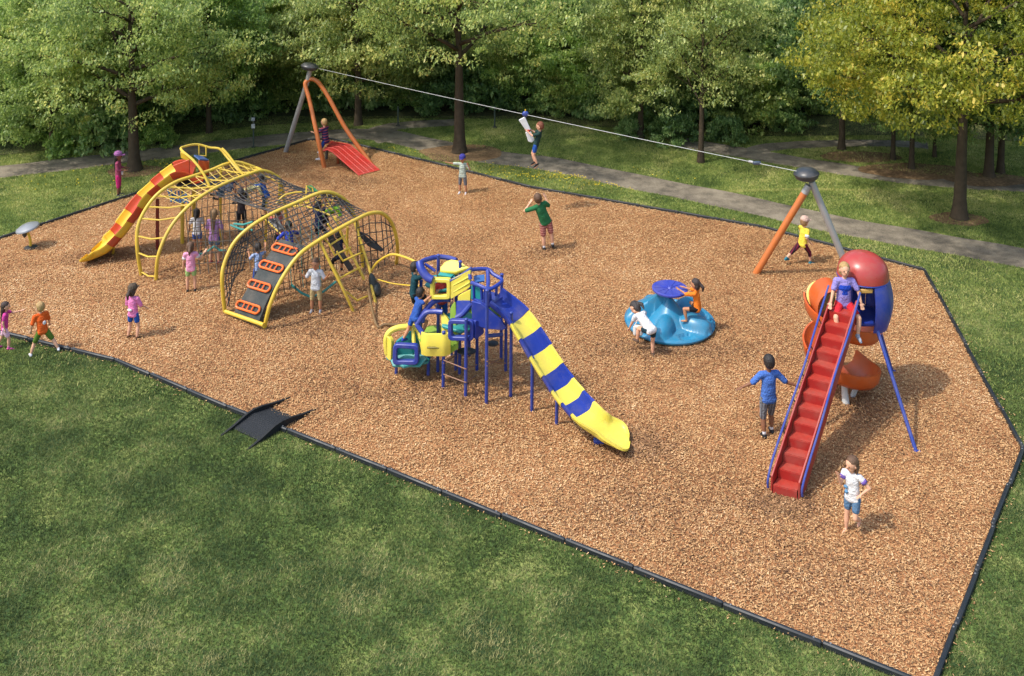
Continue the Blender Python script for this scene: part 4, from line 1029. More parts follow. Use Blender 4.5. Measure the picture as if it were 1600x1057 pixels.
# link to the blue climber
tube_part('low_beam', [G(575, 452, .35), G(588, 508, .06), G(602, 507, .08), G(628, 508, .10)], .03, mat('brown_beam', srgb(110, 84, 48), rough=.7), t, 8, 4)
tube_part('link_arch', [Q(580, 424, 462), Q(590, 410, 466), Q(611, 398, 474), Q(632, 402, 484), Q(651, 410, 496)], .028, M_YEL, t, 9, 5)
tube_part('walking_rope', [Q(590, 437, 464), Q(612, 443, 474), Q(636, 446, 486), Q(655, 447, 494)], .016, M_YEL, t, 6, 4)

# ---------------- blue and yellow deck climber with the striped slide
cb_ = G(700, 595)
t = empty('deck_climber', cb_, 'blue and yellow panelled deck climber on blue posts with blue and yellow striped slide', 'climber')
def deck_hex(px, yg, z, r, rot=0, m=M_TEAL):
    c = G(px, yg); c.z = z; MB().lathe([(r * .96, -.05), (r, -.03), (r, .0), (r * .96, .012)], c, 6, Matrix.Rotation(R(rot), 3, 'Z')).build('deck', m, t, smooth=False); return c
posts = [(619, 589, 545), (669, 591, 540), (692.5, 611, 520), (727.5, 625, 500), (760, 635, 455), (712, 583, 425), (718, 589, 410), (745, 583, 440), (790, 584, 480), (783, 565, 430), (798, 624, 490), (831, 647, 560), (869.5, 667, 628), (684, 572, 400), (657, 575, 440), (705, 560, 415), (684, 585, 480), (733, 560, 425)]
for x, yg, yt in posts:
    o = tube_part('post', [G(x, yg, -.05), Q(x + 1, yt, yg)], .034, M_BLUP, t, 10)
    MB().lathe([(.04, 0), (.04, .02), (.02, .035)], Q(x + 1, yt, yg), 10).build('post_cap', M_BLUP, o)
deck_hex(642, 582, .42, .52, 20); deck_hex(685, 586, .85, .46, 0, M_GRN); deck_hex(722, 592, 1.25, .46, 30); deck_hex(762, 600, 1.62, .42, 10, M_GRN); deck_hex(695, 565, 1.75, .42, 15)
def P4(pts): return [Q(*p) for p in pts]
Z = window_panel
# low pod left
Z('window_panel', P4([(614, 569, 598), (655, 569, 602), (655, 538, 602), (615, 536, 598)]), .09, .11, M_BLU, t, .10)
Z('back_panel', P4([(618, 565, 590), (660, 552, 588), (648, 512, 588), (614, 536, 590)]), .09, .05, M_TEAL, t, .15, hole=False)
Z('side_panel', P4([(602, 552, 588), (613, 566, 594), (614, 530, 594), (602, 520, 588)]), .10, .09, M_YPL, t, .10, hole=False)
tube_part('yellow_arch', P4([(605, 552, 590), (604, 527, 590), (617, 514, 588), (645, 511, 586), (656, 521, 588), (662, 545, 594)]), .06, M_YPL, t, 10, 5)
tube_part('yellow_arch', P4([(645, 512, 587), (647, 540, 594)]), .04, M_YPL, t, 8)
MB().slab(P4([(607, 556, 592), (614, 574, 598), (656, 574, 602), (668, 560, 600), (660, 553, 590)]), .05).build('pod_skirt', M_TEAL, t, bevel=.012)
# bulging yellow balcony
c1, c2 = (659, 553, 606), (703, 553, 612)
mb = MB(); n = 14; vs = []
ol = [Q(657, 521, 603), Q(662, 549, 603)]; 
for j in range(7):
    g = j / 6; py = 521 + 33 * g; bul = .03 * math.sin(math.pi * g)
    for i in range(n + 1):
        f = i / n; p = Q(658 + 46 * f, py, 605 + 6 * f); p += Vector((0, -1, 0)) * (.07 * min(1, 5 * f, 5 * (1 - f)) + bul); vs.append(p)
k = n + 1; fr = list(vs); bk = [p + Vector((0, .07, 0)) for p in vs]; S_ = len(fr); fs = []
for j in range(6):
    for i in range(n): a = j * k + i; fs += [(a, a + k, a + k + 1, a + 1), (S_ + a, S_ + a + 1, S_ + a + k + 1, S_ + a + k)]
for j in range(6): a = j * k; fs += [(a, S_ + a, S_ + a + k, a + k), (a + n, a + n + k, S_ + a + n + k, S_ + a + n)]
for i in range(n): fs += [(i, i + 1, S_ + i + 1, S_ + i), (6 * k + i, S_ + 6 * k + i, S_ + 6 * k + i + 1, 6 * k + i + 1)]
mb.add(fr + bk, fs); bo = mb.build('balcony_panel', M_YPL, t, sharp=50, bevel=.0)
MB().box(Q(681, 539.5, 608) + Vector((0, -.10, 0)), (.34, .03, .04), bev=.012).build('slot', mat('slot_dark', srgb(120, 110, 40), rough=.6), bo)
Z('slide_wall', P4([(691, 548, 604), (702, 552, 606), (703, 500, 598), (690, 486, 594)]), .1, .07, M_YPL, t, .08, hole=False)
Z('slide_wall', P4([(703, 550, 606), (714, 541, 604), (712, 470, 596), (704, 480, 596)]), .1, .07, M_GRN, t, .06, hole=False)
# mid blue window panel
Z('window_panel', P4([(701, 531, 614), (741, 532, 622), (741, 500, 622), (701, 498, 614)]), .085, .11, M_BLU, t, .10)
Z('corner_panel', P4([(741, 531, 622), (755, 520, 616), (753, 502, 616), (741, 500, 622)]), .1, .07, M_BLU, t, .05, hole=False)
# blue swept panels (triangular openings)
tube_part('blue_frame', P4([(651, 508, 596), (662, 490, 592), (676, 473, 588), (690, 468, 586), (703, 468, 588)]), .055, M_BLU, t, 10, 4)
tube_part('blue_frame', P4([(651, 508, 596), (664, 490, 594), (678, 487, 594), (692, 488, 596)]), .055, M_BLU, t, 10, 4)
tube_part('blue_frame', P4([(660, 520, 600), (651, 507, 596)]), .05, M_BLU, t, 8)
MB().slab(P4([(656, 500, 595), (664, 484, 591), (670, 480, 590), (668, 492, 593), (660, 506, 596)]), .05).build('corner_web', M_BLU, t, bevel=.012)
tube_part('blue_frame', P4([(713, 497, 608), (724, 490, 608), (737, 474, 606)]), .055, M_BLU, t, 10, 3)
Z('blue_side', P4([(713, 499, 606), (737, 478, 608), (735, 470, 606), (714, 470, 602)]), .1, .05, M_BLU, t, .03, hole=False)
# high yellow window and walls
Z('window_panel', P4([(673, 467, 588), (705, 467, 594), (705, 435, 594), (673, 434, 588)]), .085, .11, M_YPL, t, .08)
wp = Z('tall_wall', P4([(705, 467, 596), (735, 448, 602), (736, 421, 602), (706, 436, 596)]), .1, .06, M_YPL, t, .03, hole=False)
rb = MB()
for g in (.35, .7): rb.tube([Q(708, 467 - 31 * g, 596) + Vector((0, -.03, 0)), Q(734, 448 - 27 * g + 2, 602) + Vector((0, -.03, 0))], .018, 6)
rb.build('moulded_rib', M_YPL, wp)
tube_part('top_edge', P4([(704, 439, 596), (720, 431, 599), (737, 419, 602)]), .028, M_BLUP, t, 8)
Z('lower_wall', P4([(716, 470, 600), (735, 475, 604), (736, 452, 604), (716, 462, 600)]), .1, .05, M_YPL, t, .05, hole=False)
# domed yellow panel at the top back
bz = P4([(688, 427, 585), (689, 419, 583), (696, 411, 580), (706, 407, 579), (718, 409, 581), (727, 416, 585), (735, 420, 590), (728, 424, 590), (712, 429, 590)])
dp = MB().slab(bz, .12).build('domed_panel', M_YPL, t, bevel=.03)
MB().lathe([(.03, -.02), (.03, .02)], Q(712, 417, 583) + Vector((0, -.08, 0)), 10, Matrix.Rotation(R(90), 3, 'X')).build('bolt', M_BLK, dp)
# high blue ring railing
ring = P4([(656, 412, 582), (663, 407, 575), (683, 402, 566), (700, 403, 566), (713, 407, 570)])
tube_part('ring_rail', ring, .05, M_BLU, t, 10, 3)
tube_part('ring_rail', P4([(656, 410, 582), (658, 420, 586), (667, 433, 590), (676, 438, 592)]), .085, M_BLU, t, 12, 4)
tube_part('ring_rail', P4([(664, 413, 578), (672, 418, 580), (680, 424, 582)]), .03, M_BLU, t, 8, 3)
MB().slab(P4([(684, 431, 588), (690, 424, 584), (715, 426, 586), (705, 434, 592)]), .04).build('platform_floor', M_TEAL, t)
# slide top cage
cg = P4([(735, 437, 604), (734, 425, 600), (742, 421, 594), (762, 421, 592), (771, 429, 596), (784, 437, 602), (780, 444, 610), (764, 452, 618), (748, 446, 614), (737, 442, 608)])
tube_part('cage_rail', cg, .038, M_BLU, t, 10, 4, closed=False)
tube_part('cage_rail', P4([(762, 423, 594), (763, 440, 604), (762, 452, 618)]), .04, M_BLU, t, 8)
for a, b in (((765, 455, 618), (762, 476, 618)), ((776, 447, 610), (775, 462, 610)), ((752, 448, 614), (753, 468, 614)), ((740, 443, 608), (741, 466, 608))): tube_part('cage_post', P4([a, b]), .03, M_BLU, t, 8)
MB().slab(P4([(737, 466, 606), (753, 470, 610), (753, 452, 610), (737, 446, 606)]), .05).build('green_infill', M_TEAL, t)
MB().slab(P4([(740, 432, 596), (757, 430, 594), (757, 440, 600), (742, 442, 602)]), .04).build('blue_infill', mat('mid_blue_plastic', srgb(34, 96, 160), rough=.4), t)
Z('slide_panel', P4([(755, 478, 616), (769, 478, 616), (768, 460, 616), (756, 452, 616)]), .1, .06, M_BLU, t, .03, hole=False)
# slide: side sheet, hood chute, striped sections, exit
SP = [(770, 471, 612), (790, 487, 617), (806, 503, 622), (822, 527, 630), (838, 554, 639), (854, 580, 648), (871, 605, 657), (888, 627, 668), (905, 646, 679), (922, 662, 690), (943, 677, 696), (962, 684, 698), (983, 689, 699)]
sp3 = spline(P4(SP), 6)
for p in sp3: p.z = max(p.z, .09)
n_ = len(sp3) - 1
chute(t, sp3, [0, 12, 18, 24, 31, 37, 43, 49, n_], [M_BLU, M_YPL, M_BLU, M_YPL, M_BLU, M_YPL, M_BLU, M_YPL], wd=.52, dp=.17, flare=.80)
MB().slab(P4([(737, 470, 616), (752, 474, 622), (782, 498, 626), (792, 512, 628), (786, 516, 628), (758, 513, 622), (738, 506, 618)]), .05).build('slide_side_sheet', M_BLU, t, bevel=.012)
MB().slab(P4([(778, 460, 602), (784, 462, 602), (800, 482, 606), (812, 492, 610), (800, 488, 612)]), .05).build('slide_side_sheet', M_BLU, t, bevel=.012)
MB().slab([sp3[0] + Vector((-.45, .15, .0)), sp3[0] + Vector((-.1, .42, 0)), sp3[0] + Vector((.22, .2, -.02)), sp3[0] + Vector((-.12, -.25, -.02))], .06).build('slide_top_plate', M_BLU, t, bevel=.012)
MB().slab(P4([(803, 488, 610), (811, 489, 608), (818, 493, 609), (814, 497, 612)]), .04).build('green_flap', M_TEAL, t)
MB().box(G(936, 690, .05), (.2, .12, .10), bev=.02).build('slide_foot', M_BLUP, t)
# wire rungs between posts, slide seat under deck
M_WIRE = mat('rust_wire', srgb(130, 92, 70), rough=.6)
for a, b in (((693, 585, 611), (728, 598, 625)), ((693, 563, 611), (728, 577, 625)), ((693, 568, 611), (712, 556, 583)), ((728, 598, 625), (746, 585, 583)), ((761, 565, 635), (790, 568, 584)), ((761, 572, 635), (783, 560, 565)), ((728, 577, 625), (745, 570, 583))):
    MB().tube(P4([a, b]), .012, 5).build('cable_rung', M_WIRE, t)
MB().tube(P4([(763, 525, 600), (786, 523, 598)]), .04, 8).build('low_bar', M_BLUP, t)
for x, y in ((728, 549), (722, 560)): pass
MB().ell(Q(729, 549, 600), (.20, .14, .04)).build('tire_step', M_BLK, t)
MB().ell(Q(770, 537, 590), (.12, .10, .05)).build('tire_step', M_BLK, t)
MB().slab(P4([(697, 556, 606), (716, 544, 606), (716, 534, 606), (703, 548, 606)]), .05).build('green_skirt', M_GRN, t)
# ---------------- signs and posts on the far lawn
def sign_post(px, yg, ytop, label, sign=False):
    g_ = G(px, yg); t = empty('marker_post', g_, label, 'post'); top = Q(px, ytop, yg)
    MB().tube([g_ - Vector((0, 0, .1)), top], .03, 8).build('post', mat('green_steel', srgb(54, 68, 62), rough=.6), t)
    MB().lathe([(.1, 0), (.1, .03), (.04, .06)], g_, 10).build('footing', M_BLK, t)
    if sign:
        MB().box(Q(px, 186, yg) + Vector((0, -.04, 0)), (.13, .02, .12), bev=.004).build('sign_plate', mat('sign_pale', srgb(150, 160, 168), rough=.5), t)
        MB().box(Q(px, 197, yg) + Vector((0, -.04, 0)), (.13, .02, .16), bev=.004).build('sign_plate', mat('sign_white', srgb(180, 184, 184), rough=.5), t)
sign_post(396, 231, 183, 'thin post with two small pale plates between the left path and the chips', True)
sign_post(622, 197, 167, 'short green post where the two paths meet at the woodland')
sign_post(773, 200, 166, 'thin green post on the lawn edge left of the zip line rider')
# ------------------------------------------------------------------ people
SK = {'fair': mat('skin_fair', srgb(206, 156, 126), rough=.6, var=.06), 'mid': mat('skin_tan', srgb(176, 122, 88), rough=.6, var=.06), 'brown': mat('skin_brown', srgb(122, 80, 56), rough=.6, var=.06)}
def cloth(name, c, rough=.85, stripes=None, var=.16, scale=9): return mat('cloth_' + name, srgb(*c), rough=rough, var=var, scale=scale, bump=.5, bscale=26, stripes=stripes, spec=.2)
def hairm(name, c): return mat('hair_' + name, srgb(*c), rough=.55, var=.4, scale=30, bump=.8, bscale=60)
H_BL, H_BR, H_LB, H_BK = hairm('blond', (166, 134, 84)), hairm('brown', (92, 66, 46)), hairm('light_brown', (140, 108, 72)), hairm('black', (34, 28, 26))
def remesh(mb, name, m, voxel, parent, smooth=4, fac=.5):
    o = bpy.data.objects.new(name, mb.mesh(name, m)); C.objects.link(o)
    md = o.modifiers.new('r', 'REMESH'); md.mode = 'VOXEL'; md.voxel_size = voxel; md.use_smooth_shade = True
    if smooth: ms = o.modifiers.new('s', 'SMOOTH'); ms.iterations = smooth; ms.factor = fac
    dg = bpy.context.evaluated_depsgraph_get(); me = bpy.data.meshes.new_from_object(o.evaluated_get(dg)); o.modifiers.clear()
    old = o.data; o.data = me; bpy.data.meshes.remove(old)
    if not me.materials: me.materials.append(m)
    me.shade_smooth(); o.parent = parent; return o
V = Vector
def person(loc, yaw, label, H=1.2, torso=(0, 0, 1), side=(1, 0, 0), head=(0, .05, 1), face=None,
           ra=((.25, 0, -1), (.1, .15, -1)), la=((-.25, 0, -1), (-.1, .15, -1)), rl=((.05, 0, -1), (.02, 0, -1)), ll=((-.05, 0, -1), (-.02, 0, -1)),
           rf=None, lf=None, skin='fair', shirt=None, sleeve=.55, shorts=None, legcov=.75, shoes=None, socks=None, hair=H_BR, style='short', cap=None,
           anchor='feet', z=0.0, trim=None, vest=None, skirt=False):
    t = empty('person', loc, label, 'person'); t.rotation_euler = (0, 0, R(yaw))
    u = H; h = H * (1.2 if H < 1.4 else 1.08); N = lambda a: V(a).normalized()
    T = N(torso); S = V(side); S = (S - T * S.dot(T)).normalized(); F = T.cross(S) * -1; F = S.cross(T) * -1
    F = T.cross(S); 
    if F.dot(V((0, 1, 0))) < 0 and abs(T.z) > .5: F = -F
    pel = V((0, 0, 0)); chest = pel + T * .20 * u; neck = pel + T * .335 * u; hd = N(head); hc = neck + T * .03 * u + hd * .09 * u
    face = N(face) if face else N(F + V((0, 0, 0))); face = (face - hd * face.dot(hd)).normalized(); hs = face.cross(hd).normalized()
    sh = {1: pel + T * .305 * u + S * .105 * u, -1: pel + T * .305 * u - S * .105 * u}
    hip = {1: pel + S * .055 * u - T * .01 * u, -1: pel - S * .055 * u - T * .01 * u}
    J = {}
    for s, A_ in ((1, ra), (-1, la)):
        e = sh[s] + N(A_[0]) * .155 * u; w_ = e + N(A_[1]) * .135 * u; J[s] = (sh[s], e, w_, N(A_[2]) if len(A_) > 2 else N(A_[1]))
    K_ = {}
    for s, L_, ft in ((1, rl, rf), (-1, ll, lf)):
        k = hip[s] + N(L_[0]) * .235 * u; a = k + N(L_[1]) * .215 * u; fd = N(ft) if ft else N((0.12 * s, 1, -.12)); K_[s] = (hip[s], k, a, fd)
    # shift so that the anchor sits at the root
    low = min((K_[s][2] - V((0, 0, .035 * u))).z if K_[s][3].z > -.6 else (K_[s][2] + K_[s][3] * .09 * u).z for s in (1, -1))
    if anchor == 'feet':
        lowest = min((1, -1), key=lambda s: K_[s][2].z); ax = (K_[1][2] + K_[-1][2]) / 2 if abs(K_[1][2].z - K_[-1][2].z) < .06 * u else K_[lowest][2]
        off = V((-ax.x, -ax.y, -low + z))
    elif anchor == 'pelvis': off = V((0, 0, z))
    elif anchor == 'hand': off = -(J[1][2] + J[-1][2]) / 2
    mv = lambda p: p + off
    pel, chest, neck, hc = map(mv, (pel, chest, neck, hc)); J = {s: (mv(a), mv(b), mv(c), d) for s, (a, b, c, d) in J.items()}; K_ = {s: (mv(a), mv(b), mv(c), d) for s, (a, b, c, d) in K_.items()}
    TM = Matrix((S, F, T)).transposed(); HM = Matrix((hs, face, hd)).transposed()
    b = MB()
    b.ell(pel + T * .02 * u, (.082 * u, .058 * u, .07 * u), TM); b.ell(pel + T * .11 * u, (.073 * u, .05 * u, .09 * u), TM); b.ell(chest + T * .02 * u, (.085 * u, .057 * u, .10 * u), TM)
    b.cap(J[1][0], J[-1][0], .036 * u, .036 * u); b.cap(neck - T * .02 * u, hc - hd * .03 * u, .030 * u, .028 * u)
    b.ell(hc + hd * .012 * h, (.060 * h, .072 * h, .072 * h), HM); b.ell(hc - hd * .035 * h + face * .018 * h, (.043 * h, .045 * h, .045 * h), HM)
    b.ell(hc + face * .073 * h - hd * .012 * h, (.009 * h, .013 * h, .013 * h), HM)
    for s in (1, -1): b.ell(hc + hs * .061 * h * s - hd * .008 * h, (.007 * h, .013 * h, .018 * h), HM)
    for s in (1, -1):
        a, e, w_, hd_ = J[s]
        b.cap(a, e, .031 * u, .023 * u); b.cap(e, w_, .0235 * u, .0155 * u)
        side_h = (hd_.cross(V((0, 0, 1))) if abs(hd_.z) < .9 else hd_.cross(V((0, 1, 0)))).normalized(); nn = side_h.cross(hd_).normalized()
        pm = w_ + hd_ * .035 * u; PM = Matrix((side_h, nn, hd_)).transposed(); b.ell(pm, (.024 * u, .012 * u, .034 * u), PM)
        for i, (o_, ln) in enumerate(((-.021, .030), (-.0075, .036), (.0065, .034), (.0195, .027))):
            p0 = pm + side_h * o_ * u + hd_ * .022 * u; p1 = p0 + (hd_ + side_h * o_ * 6).normalized() * ln * .55 * u; p2 = p1 + (hd_ + nn * .55).normalized() * ln * .5 * u
            b.cap(p0, p1, .0058 * u, .0054 * u, 8); b.cap(p1, p2, .0054 * u, .0048 * u, 8)
        q0 = w_ + hd_ * .015 * u + side_h * .018 * u * s; b.cap(q0, q0 + (side_h * s + hd_ * .9).normalized() * .034 * u, .0075 * u, .0058 * u, 8)
        h_, k, an, fd = K_[s]
        b.cap(h_, k, .050 * u, .034 * u); b.cap(k, k.lerp(an, .45), .033 * u, .034 * u); b.cap(k.lerp(an, .45), an, .034 * u, .019 * u)
        b.cap(an - V((0, 0, .012 * u)), an + fd * .075 * u - V((0, 0, .018 * u)), .021 * u, .018 * u); b.cap(an + fd * .075 * u - V((0, 0, .018 * u)), an + fd * .098 * u - V((0, 0, .02 * u)), .019 * u, .013 * u)
    body = remesh(b, 'body', SK[skin], .0062 * u / 1.2 + .0006, t, 3)
    eye = mat('eye_dark', (.02, .015, .012), rough=.2); lip = mat('lip', srgb(160, 88, 76), rough=.5)
    for s in (1, -1):
        MBx = MB().ell(hc + face * .067 * h + hs * .024 * h * s + hd * .004 * h, (.007 * h, .005 * h, .005 * h), HM, 8, 6); o = bpy.data.objects.new('eye', MBx.mesh('eye', eye)); C.objects.link(o); o.parent = t
    MBx = MB().ell(hc + face * .062 * h - hd * .038 * h, (.016 * h, .006 * h, .005 * h), HM, 8, 6); o = bpy.data.objects.new('mouth', MBx.mesh('mouth', lip)); C.objects.link(o); o.parent = t
    g = .010 * u
    if shirt:
        c = MB(); c.ell(pel + T * .03 * u, (.088 * u, .064 * u, .065 * u), TM); c.ell(pel + T * .10 * u, (.093 * u, .070 * u, .13 * u), TM); c.ell(chest + T * .02 * u, (.094 * u, .068 * u, .105 * u), TM); c.cap(pel + T * .0 * u - S * .034 * u, chest - S * .03 * u, .064 * u, .058 * u); c.cap(pel + S * .034 * u, chest + S * .03 * u, .064 * u, .058 * u)
        c.cap(J[1][0], J[-1][0], .043 * u, .043 * u)
        for s in (1, -1):
            a, e, w_, _ = J[s]
            if sleeve <= 1: c.cap(a, a.lerp(e, max(.05, sleeve)), .041 * u, .039 * u)
            else: c.cap(a, e, .041 * u, .034 * u); c.cap(e, e.lerp(w_, sleeve - 1), .033 * u, .025 * u)
        # hem and folds
        c.cap(pel - T * .015 * u - S * .045 * u, pel - T * .015 * u + S * .045 * u, .066 * u, .066 * u)
        so = remesh(c, 'shirt', shirt, .011 * u, t, 3)
        if trim:
            for s in (1, -1):
                a, e, _, _ = J[s]; f = max(.3, sleeve)
                x = MB().tube([a.lerp(e, f * .75), a.lerp(e, f + .18)], .043 * u, 14); o = bpy.data.objects.new('sleeve_trim', x.mesh('sleeve_trim', trim)); C.objects.link(o); o.parent = so
        if vest:
            c = MB(); c.ell(pel + T * .13 * u, (.09 * u, .068 * u, .12 * u), TM); c.ell(chest + T * .02 * u, (.099 * u, .071 * u, .09 * u), TM)
            remesh(c, 'vest', vest, .012 * u, so, 3)
    if shorts:
        c = MB(); c.ell(pel - T * .012 * u, (.084 * u, .060 * u, .060 * u), TM)
        for s in (1, -1):
            h_, k, an, _ = K_[s]; L_ = min(1, legcov); c.cap(h_, h_.lerp(k, L_), .058 * u, (.050 if L_ < .95 else .042) * u)
            if legcov > 1: c.cap(k, k.lerp(an, legcov - 1), .042 * u, .036 * u)
        if skirt: c.lathe([(.07 * u, .02 * u), (.11 * u, -.12 * u)], pel, 14)
        remesh(c, 'shorts' if legcov <= 1.3 else 'trousers', shorts, .011 * u, t, 3)
    for s in (1, -1):
        h_, k, an, fd = K_[s]
        if shoes:
            c = MB(); dn = V((0, 0, 1)) if fd.z > -.6 else V((0, 0, 0))
            c.cap(an - dn * .014 * u - fd * .015 * u, an + fd * .07 * u - dn * .018 * u, .027 * u, .024 * u); c.cap(an + fd * .06 * u - dn * .02 * u, an + fd * .105 * u - dn * .022 * u, .024 * u, .017 * u); c.cap(an + (k - an).normalized() * .012 * u, an, .026 * u, .026 * u)
            sh_ = remesh(c, 'shoe', shoes, .008 * u, t, 2)
            if socks: x = MB().tube([an + (k - an).normalized() * .01 * u, an + (k - an).normalized() * .055 * u], .0245 * u, 12); o = bpy.data.objects.new('sock', x.mesh('sock', socks)); C.objects.link(o); o.parent = sh_
    # hair
    c = MB(); c.ell(hc + hd * .022 * h - face * .010 * h, (.067 * h, .075 * h, .073 * h), HM); c.ell(hc - face * .03 * h - hd * .005 * h, (.062 * h, .052 * h, .062 * h), HM)
    if style in ('long', 'bob', 'ponytail'): c.ell(hc - face * .03 * h - hd * .03 * h, (.066 * h, .045 * h, .062 * h), HM)
    if style == 'bob':
        for s in (1, -1): c.ell(hc + hs * .055 * h * s - hd * .035 * h - face * .005 * h, (.02 * h, .035 * h, .055 * h), HM)
    if style == 'long':
        c.cap(hc - face * .04 * u, chest + T * .03 * u - F * .055 * u, .055 * u, .04 * u); c.cap(chest + T * .03 * u - F * .055 * u, pel + T * .10 * u - F * .06 * u, .042 * u, .02 * u)
    if style == 'ponytail':
        p0 = hc - face * .07 * h + hd * .02 * h; c.ell(p0, (.022 * h,) * 3); c.cap(p0, p0 - face * .05 * h - hd * .06 * h, .024 * h, .028 * h); c.cap(p0 - face * .05 * h - hd * .06 * h, p0 - face * .045 * h - hd * .13 * h, .028 * h, .010 * h)
    # keep the face clear: scoop by pushing the front down
    m_ = c.mesh('hair', hair); 
    ho = remesh(c, 'hair', hair, .009 * u, t, 2)
    for v_ in ho.data.vertices:
        d = v_.co - hc; fx = d.dot(face); hz = d.dot(hd)
        if fx > .01 * h and hz < .035 * h and style != 'none': v_.co = v_.co - face * (fx + .012 * h) * .75
    if cap:
        c = MB(); pr = [(.069 * h, 0), (.072 * h, .015 * h), (.070 * h, .04 * h), (.052 * h, .072 * h), (.01 * h, .088 * h)]
        c.lathe(pr, hc + hd * .022 * h, 18, HM @ Matrix.Diagonal((1, 1.1, 1))); cap_o = bpy.data.objects.new('cap', c.mesh('cap', cap)); C.objects.link(cap_o); cap_o.parent = t
        br = MB().ell(hc + hd * .028 * h + face * .085 * h, (.05 * h, .05 * h, .006 * h), HM); o = bpy.data.objects.new('brim', br.mesh('brim', cap)); C.objects.link(o); o.parent = cap_o
    return t, {'hand': {s: J[s][2] + J[s][3] * .05 * u for s in (1, -1)}, 'root': t}
def onto(t, name, mesh_mb, m, parent=None):
    o = bpy.data.objects.new(name, mesh_mb.mesh(name, m)); C.objects.link(o); o.parent = parent or t; return o
S_PINK, S_MAG, S_ORNG, S_WHT, S_LIL = cloth('pink', (216, 122, 172)), cloth('magenta', (196, 48, 112)), cloth('orange', (214, 92, 34)), cloth('white', (206, 204, 204)), cloth('lilac', (182, 136, 190))
S_NAVY, S_BLUE, S_DGRN, S_GRN, S_YEL = cloth('navy', (38, 44, 78)), cloth('blue', (70, 106, 176)), cloth('dark_green', (38, 62, 58)), cloth('green', (44, 106, 66)), cloth('yellow', (220, 196, 70))
C_DENIM, C_RBLUE, C_GREYP, C_KHAKI, C_TEALD, C_BLK = cloth('denim', (84, 112, 140)), cloth('royal', (40, 80, 156)), cloth('grey_plaid', (112, 112, 116), stripes=(0, .05, .3, srgb(70, 70, 78))), cloth('khaki', (176, 156, 110)), cloth('dark_teal', (28, 52, 62)), cloth('black', (28, 28, 32))
SH_W, SH_K = cloth('shoe_white', (198, 198, 202), rough=.6), cloth('shoe_black', (30, 32, 36), rough=.5)
walk_r = dict(rl=((.04, .38, -1), (.0, -.05, -1)), ll=((-.04, -.32, -1), (-.0, -.6, -1)))
# 1 left edge girl
person(G(4, 546), -70, 'long haired girl in pink top and leggings at the left edge of the photo', 1.02, torso=(0, .08, 1), shirt=cloth('hot_pink', (196, 66, 140)), shorts=cloth('pale_pink_shorts', (222, 178, 196)), legcov=.7, socks=S_PINK, shoes=cloth('pink_shoe', (206, 84, 150)), hair=hairm('dark_brown', (56, 38, 32)), style='long', la=((-.3, .7, -.5), (-.1, 1, .1)), ra=((.2, -.2, -1), (0, .2, -1)), **walk_r)
# 2 orange boy
t_, _ = person(G(70, 554), 38, 'blond boy in orange shirt and green shorts striding on the grass, seen from behind', 1.12, torso=(-.06, .16, 1), face=(-.5, 1, -.1), shirt=S_ORNG, sleeve=.85, shorts=cloth('lime_green_shorts', (86, 112, 40)), legcov=.8, shoes=SH_W, hair=H_BL,
          ra=((.30, .1, -1), (.1, .5, -.8)), la=((-.35, -.1, -1), (-.1, .4, -1)), rl=((.55, -.25, -1), (.42, -.45, -1)), ll=((-.42, .25, -1), (-.35, -.05, -1)))
onto(t_, 'shirt_print', MB().ell((.0, -.078 * 1.12, .68 * 1.12 * .98), (.035, .012, .045)), S_WHT)
# 3 pink shirt girl
t_, _ = person(G(207, 530), -15, 'girl in pink tee and blue shorts walking alone on the left chips', 1.18, shirt=S_PINK, sleeve=.95, shorts=C_RBLUE, legcov=.55, shoes=cloth('tan_shoe', (96, 66, 44)), hair=hairm('dark_brown2', (62, 46, 36)), style='ponytail', cap=cloth('brown_cap', (84, 72, 60)), rl=((.14, .1, -1), (.0, -.25, -1)), ll=((-.12, .05, -1), (-.10, -.2, -1)), ra=((.3, .25, -1), (.25, .7, -.6)), la=((-.22, .1, -1), (.1, .5, -.9)))
onto(t_, 'shirt_print', MB().ell((0, -.066, .70), (.06, .025, .03)), S_WHT)
# 4 girl by the tree
person(G(186, 306), -80, 'girl in magenta shorts and purple cap standing on the grass by the left tree', 1.34, shirt=cloth('rose', (150, 70, 96)), sleeve=1.5, shorts=S_MAG, legcov=1.15, socks=cloth('dark_sock', (72, 34, 38)), shoes=cloth('grey_shoe', (70, 74, 74)), hair=H_BK, style='long', cap=cloth('purple_cap', (150, 96, 146)), skin='brown', ra=((.1, .1, -1), (-.2, 1, -.1)), la=((-.1, .1, -1), (.2, 1, -.1)))
t_ = empty('paper_cup', Q(191, 273, 306), 'small white cup held by the girl in the purple cap', 'cup'); MB().lathe([(.03, 0), (.042, .10), (.038, .10), (.028, .01)], parent_world(t_), 14).build('cup', S_WHT, t_)
# 5 boy on the boarding platform
pb = Q(509, 224, 258)
person(pb, 60, 'blond boy in navy shirt and blue shorts sitting on top of the red boarding platform', 1.42, torso=(.0, .12, 1), anchor='pelvis', z=.08, shirt=cloth('navy_striped', (44, 42, 84), stripes=(2, .09, .3, srgb(150, 70, 80))), shorts=C_RBLUE, legcov=.95, shoes=SH_W, hair=H_BL, rl=((.15, .8, -.55), (.05, .35, -1)), ll=((-.15, .5, -.9), (-.05, .05, -1)), la=((-.25, .6, -.7), (.1, .9, .1)), ra=((.2, .5, -.8), (0, .9, .2)))
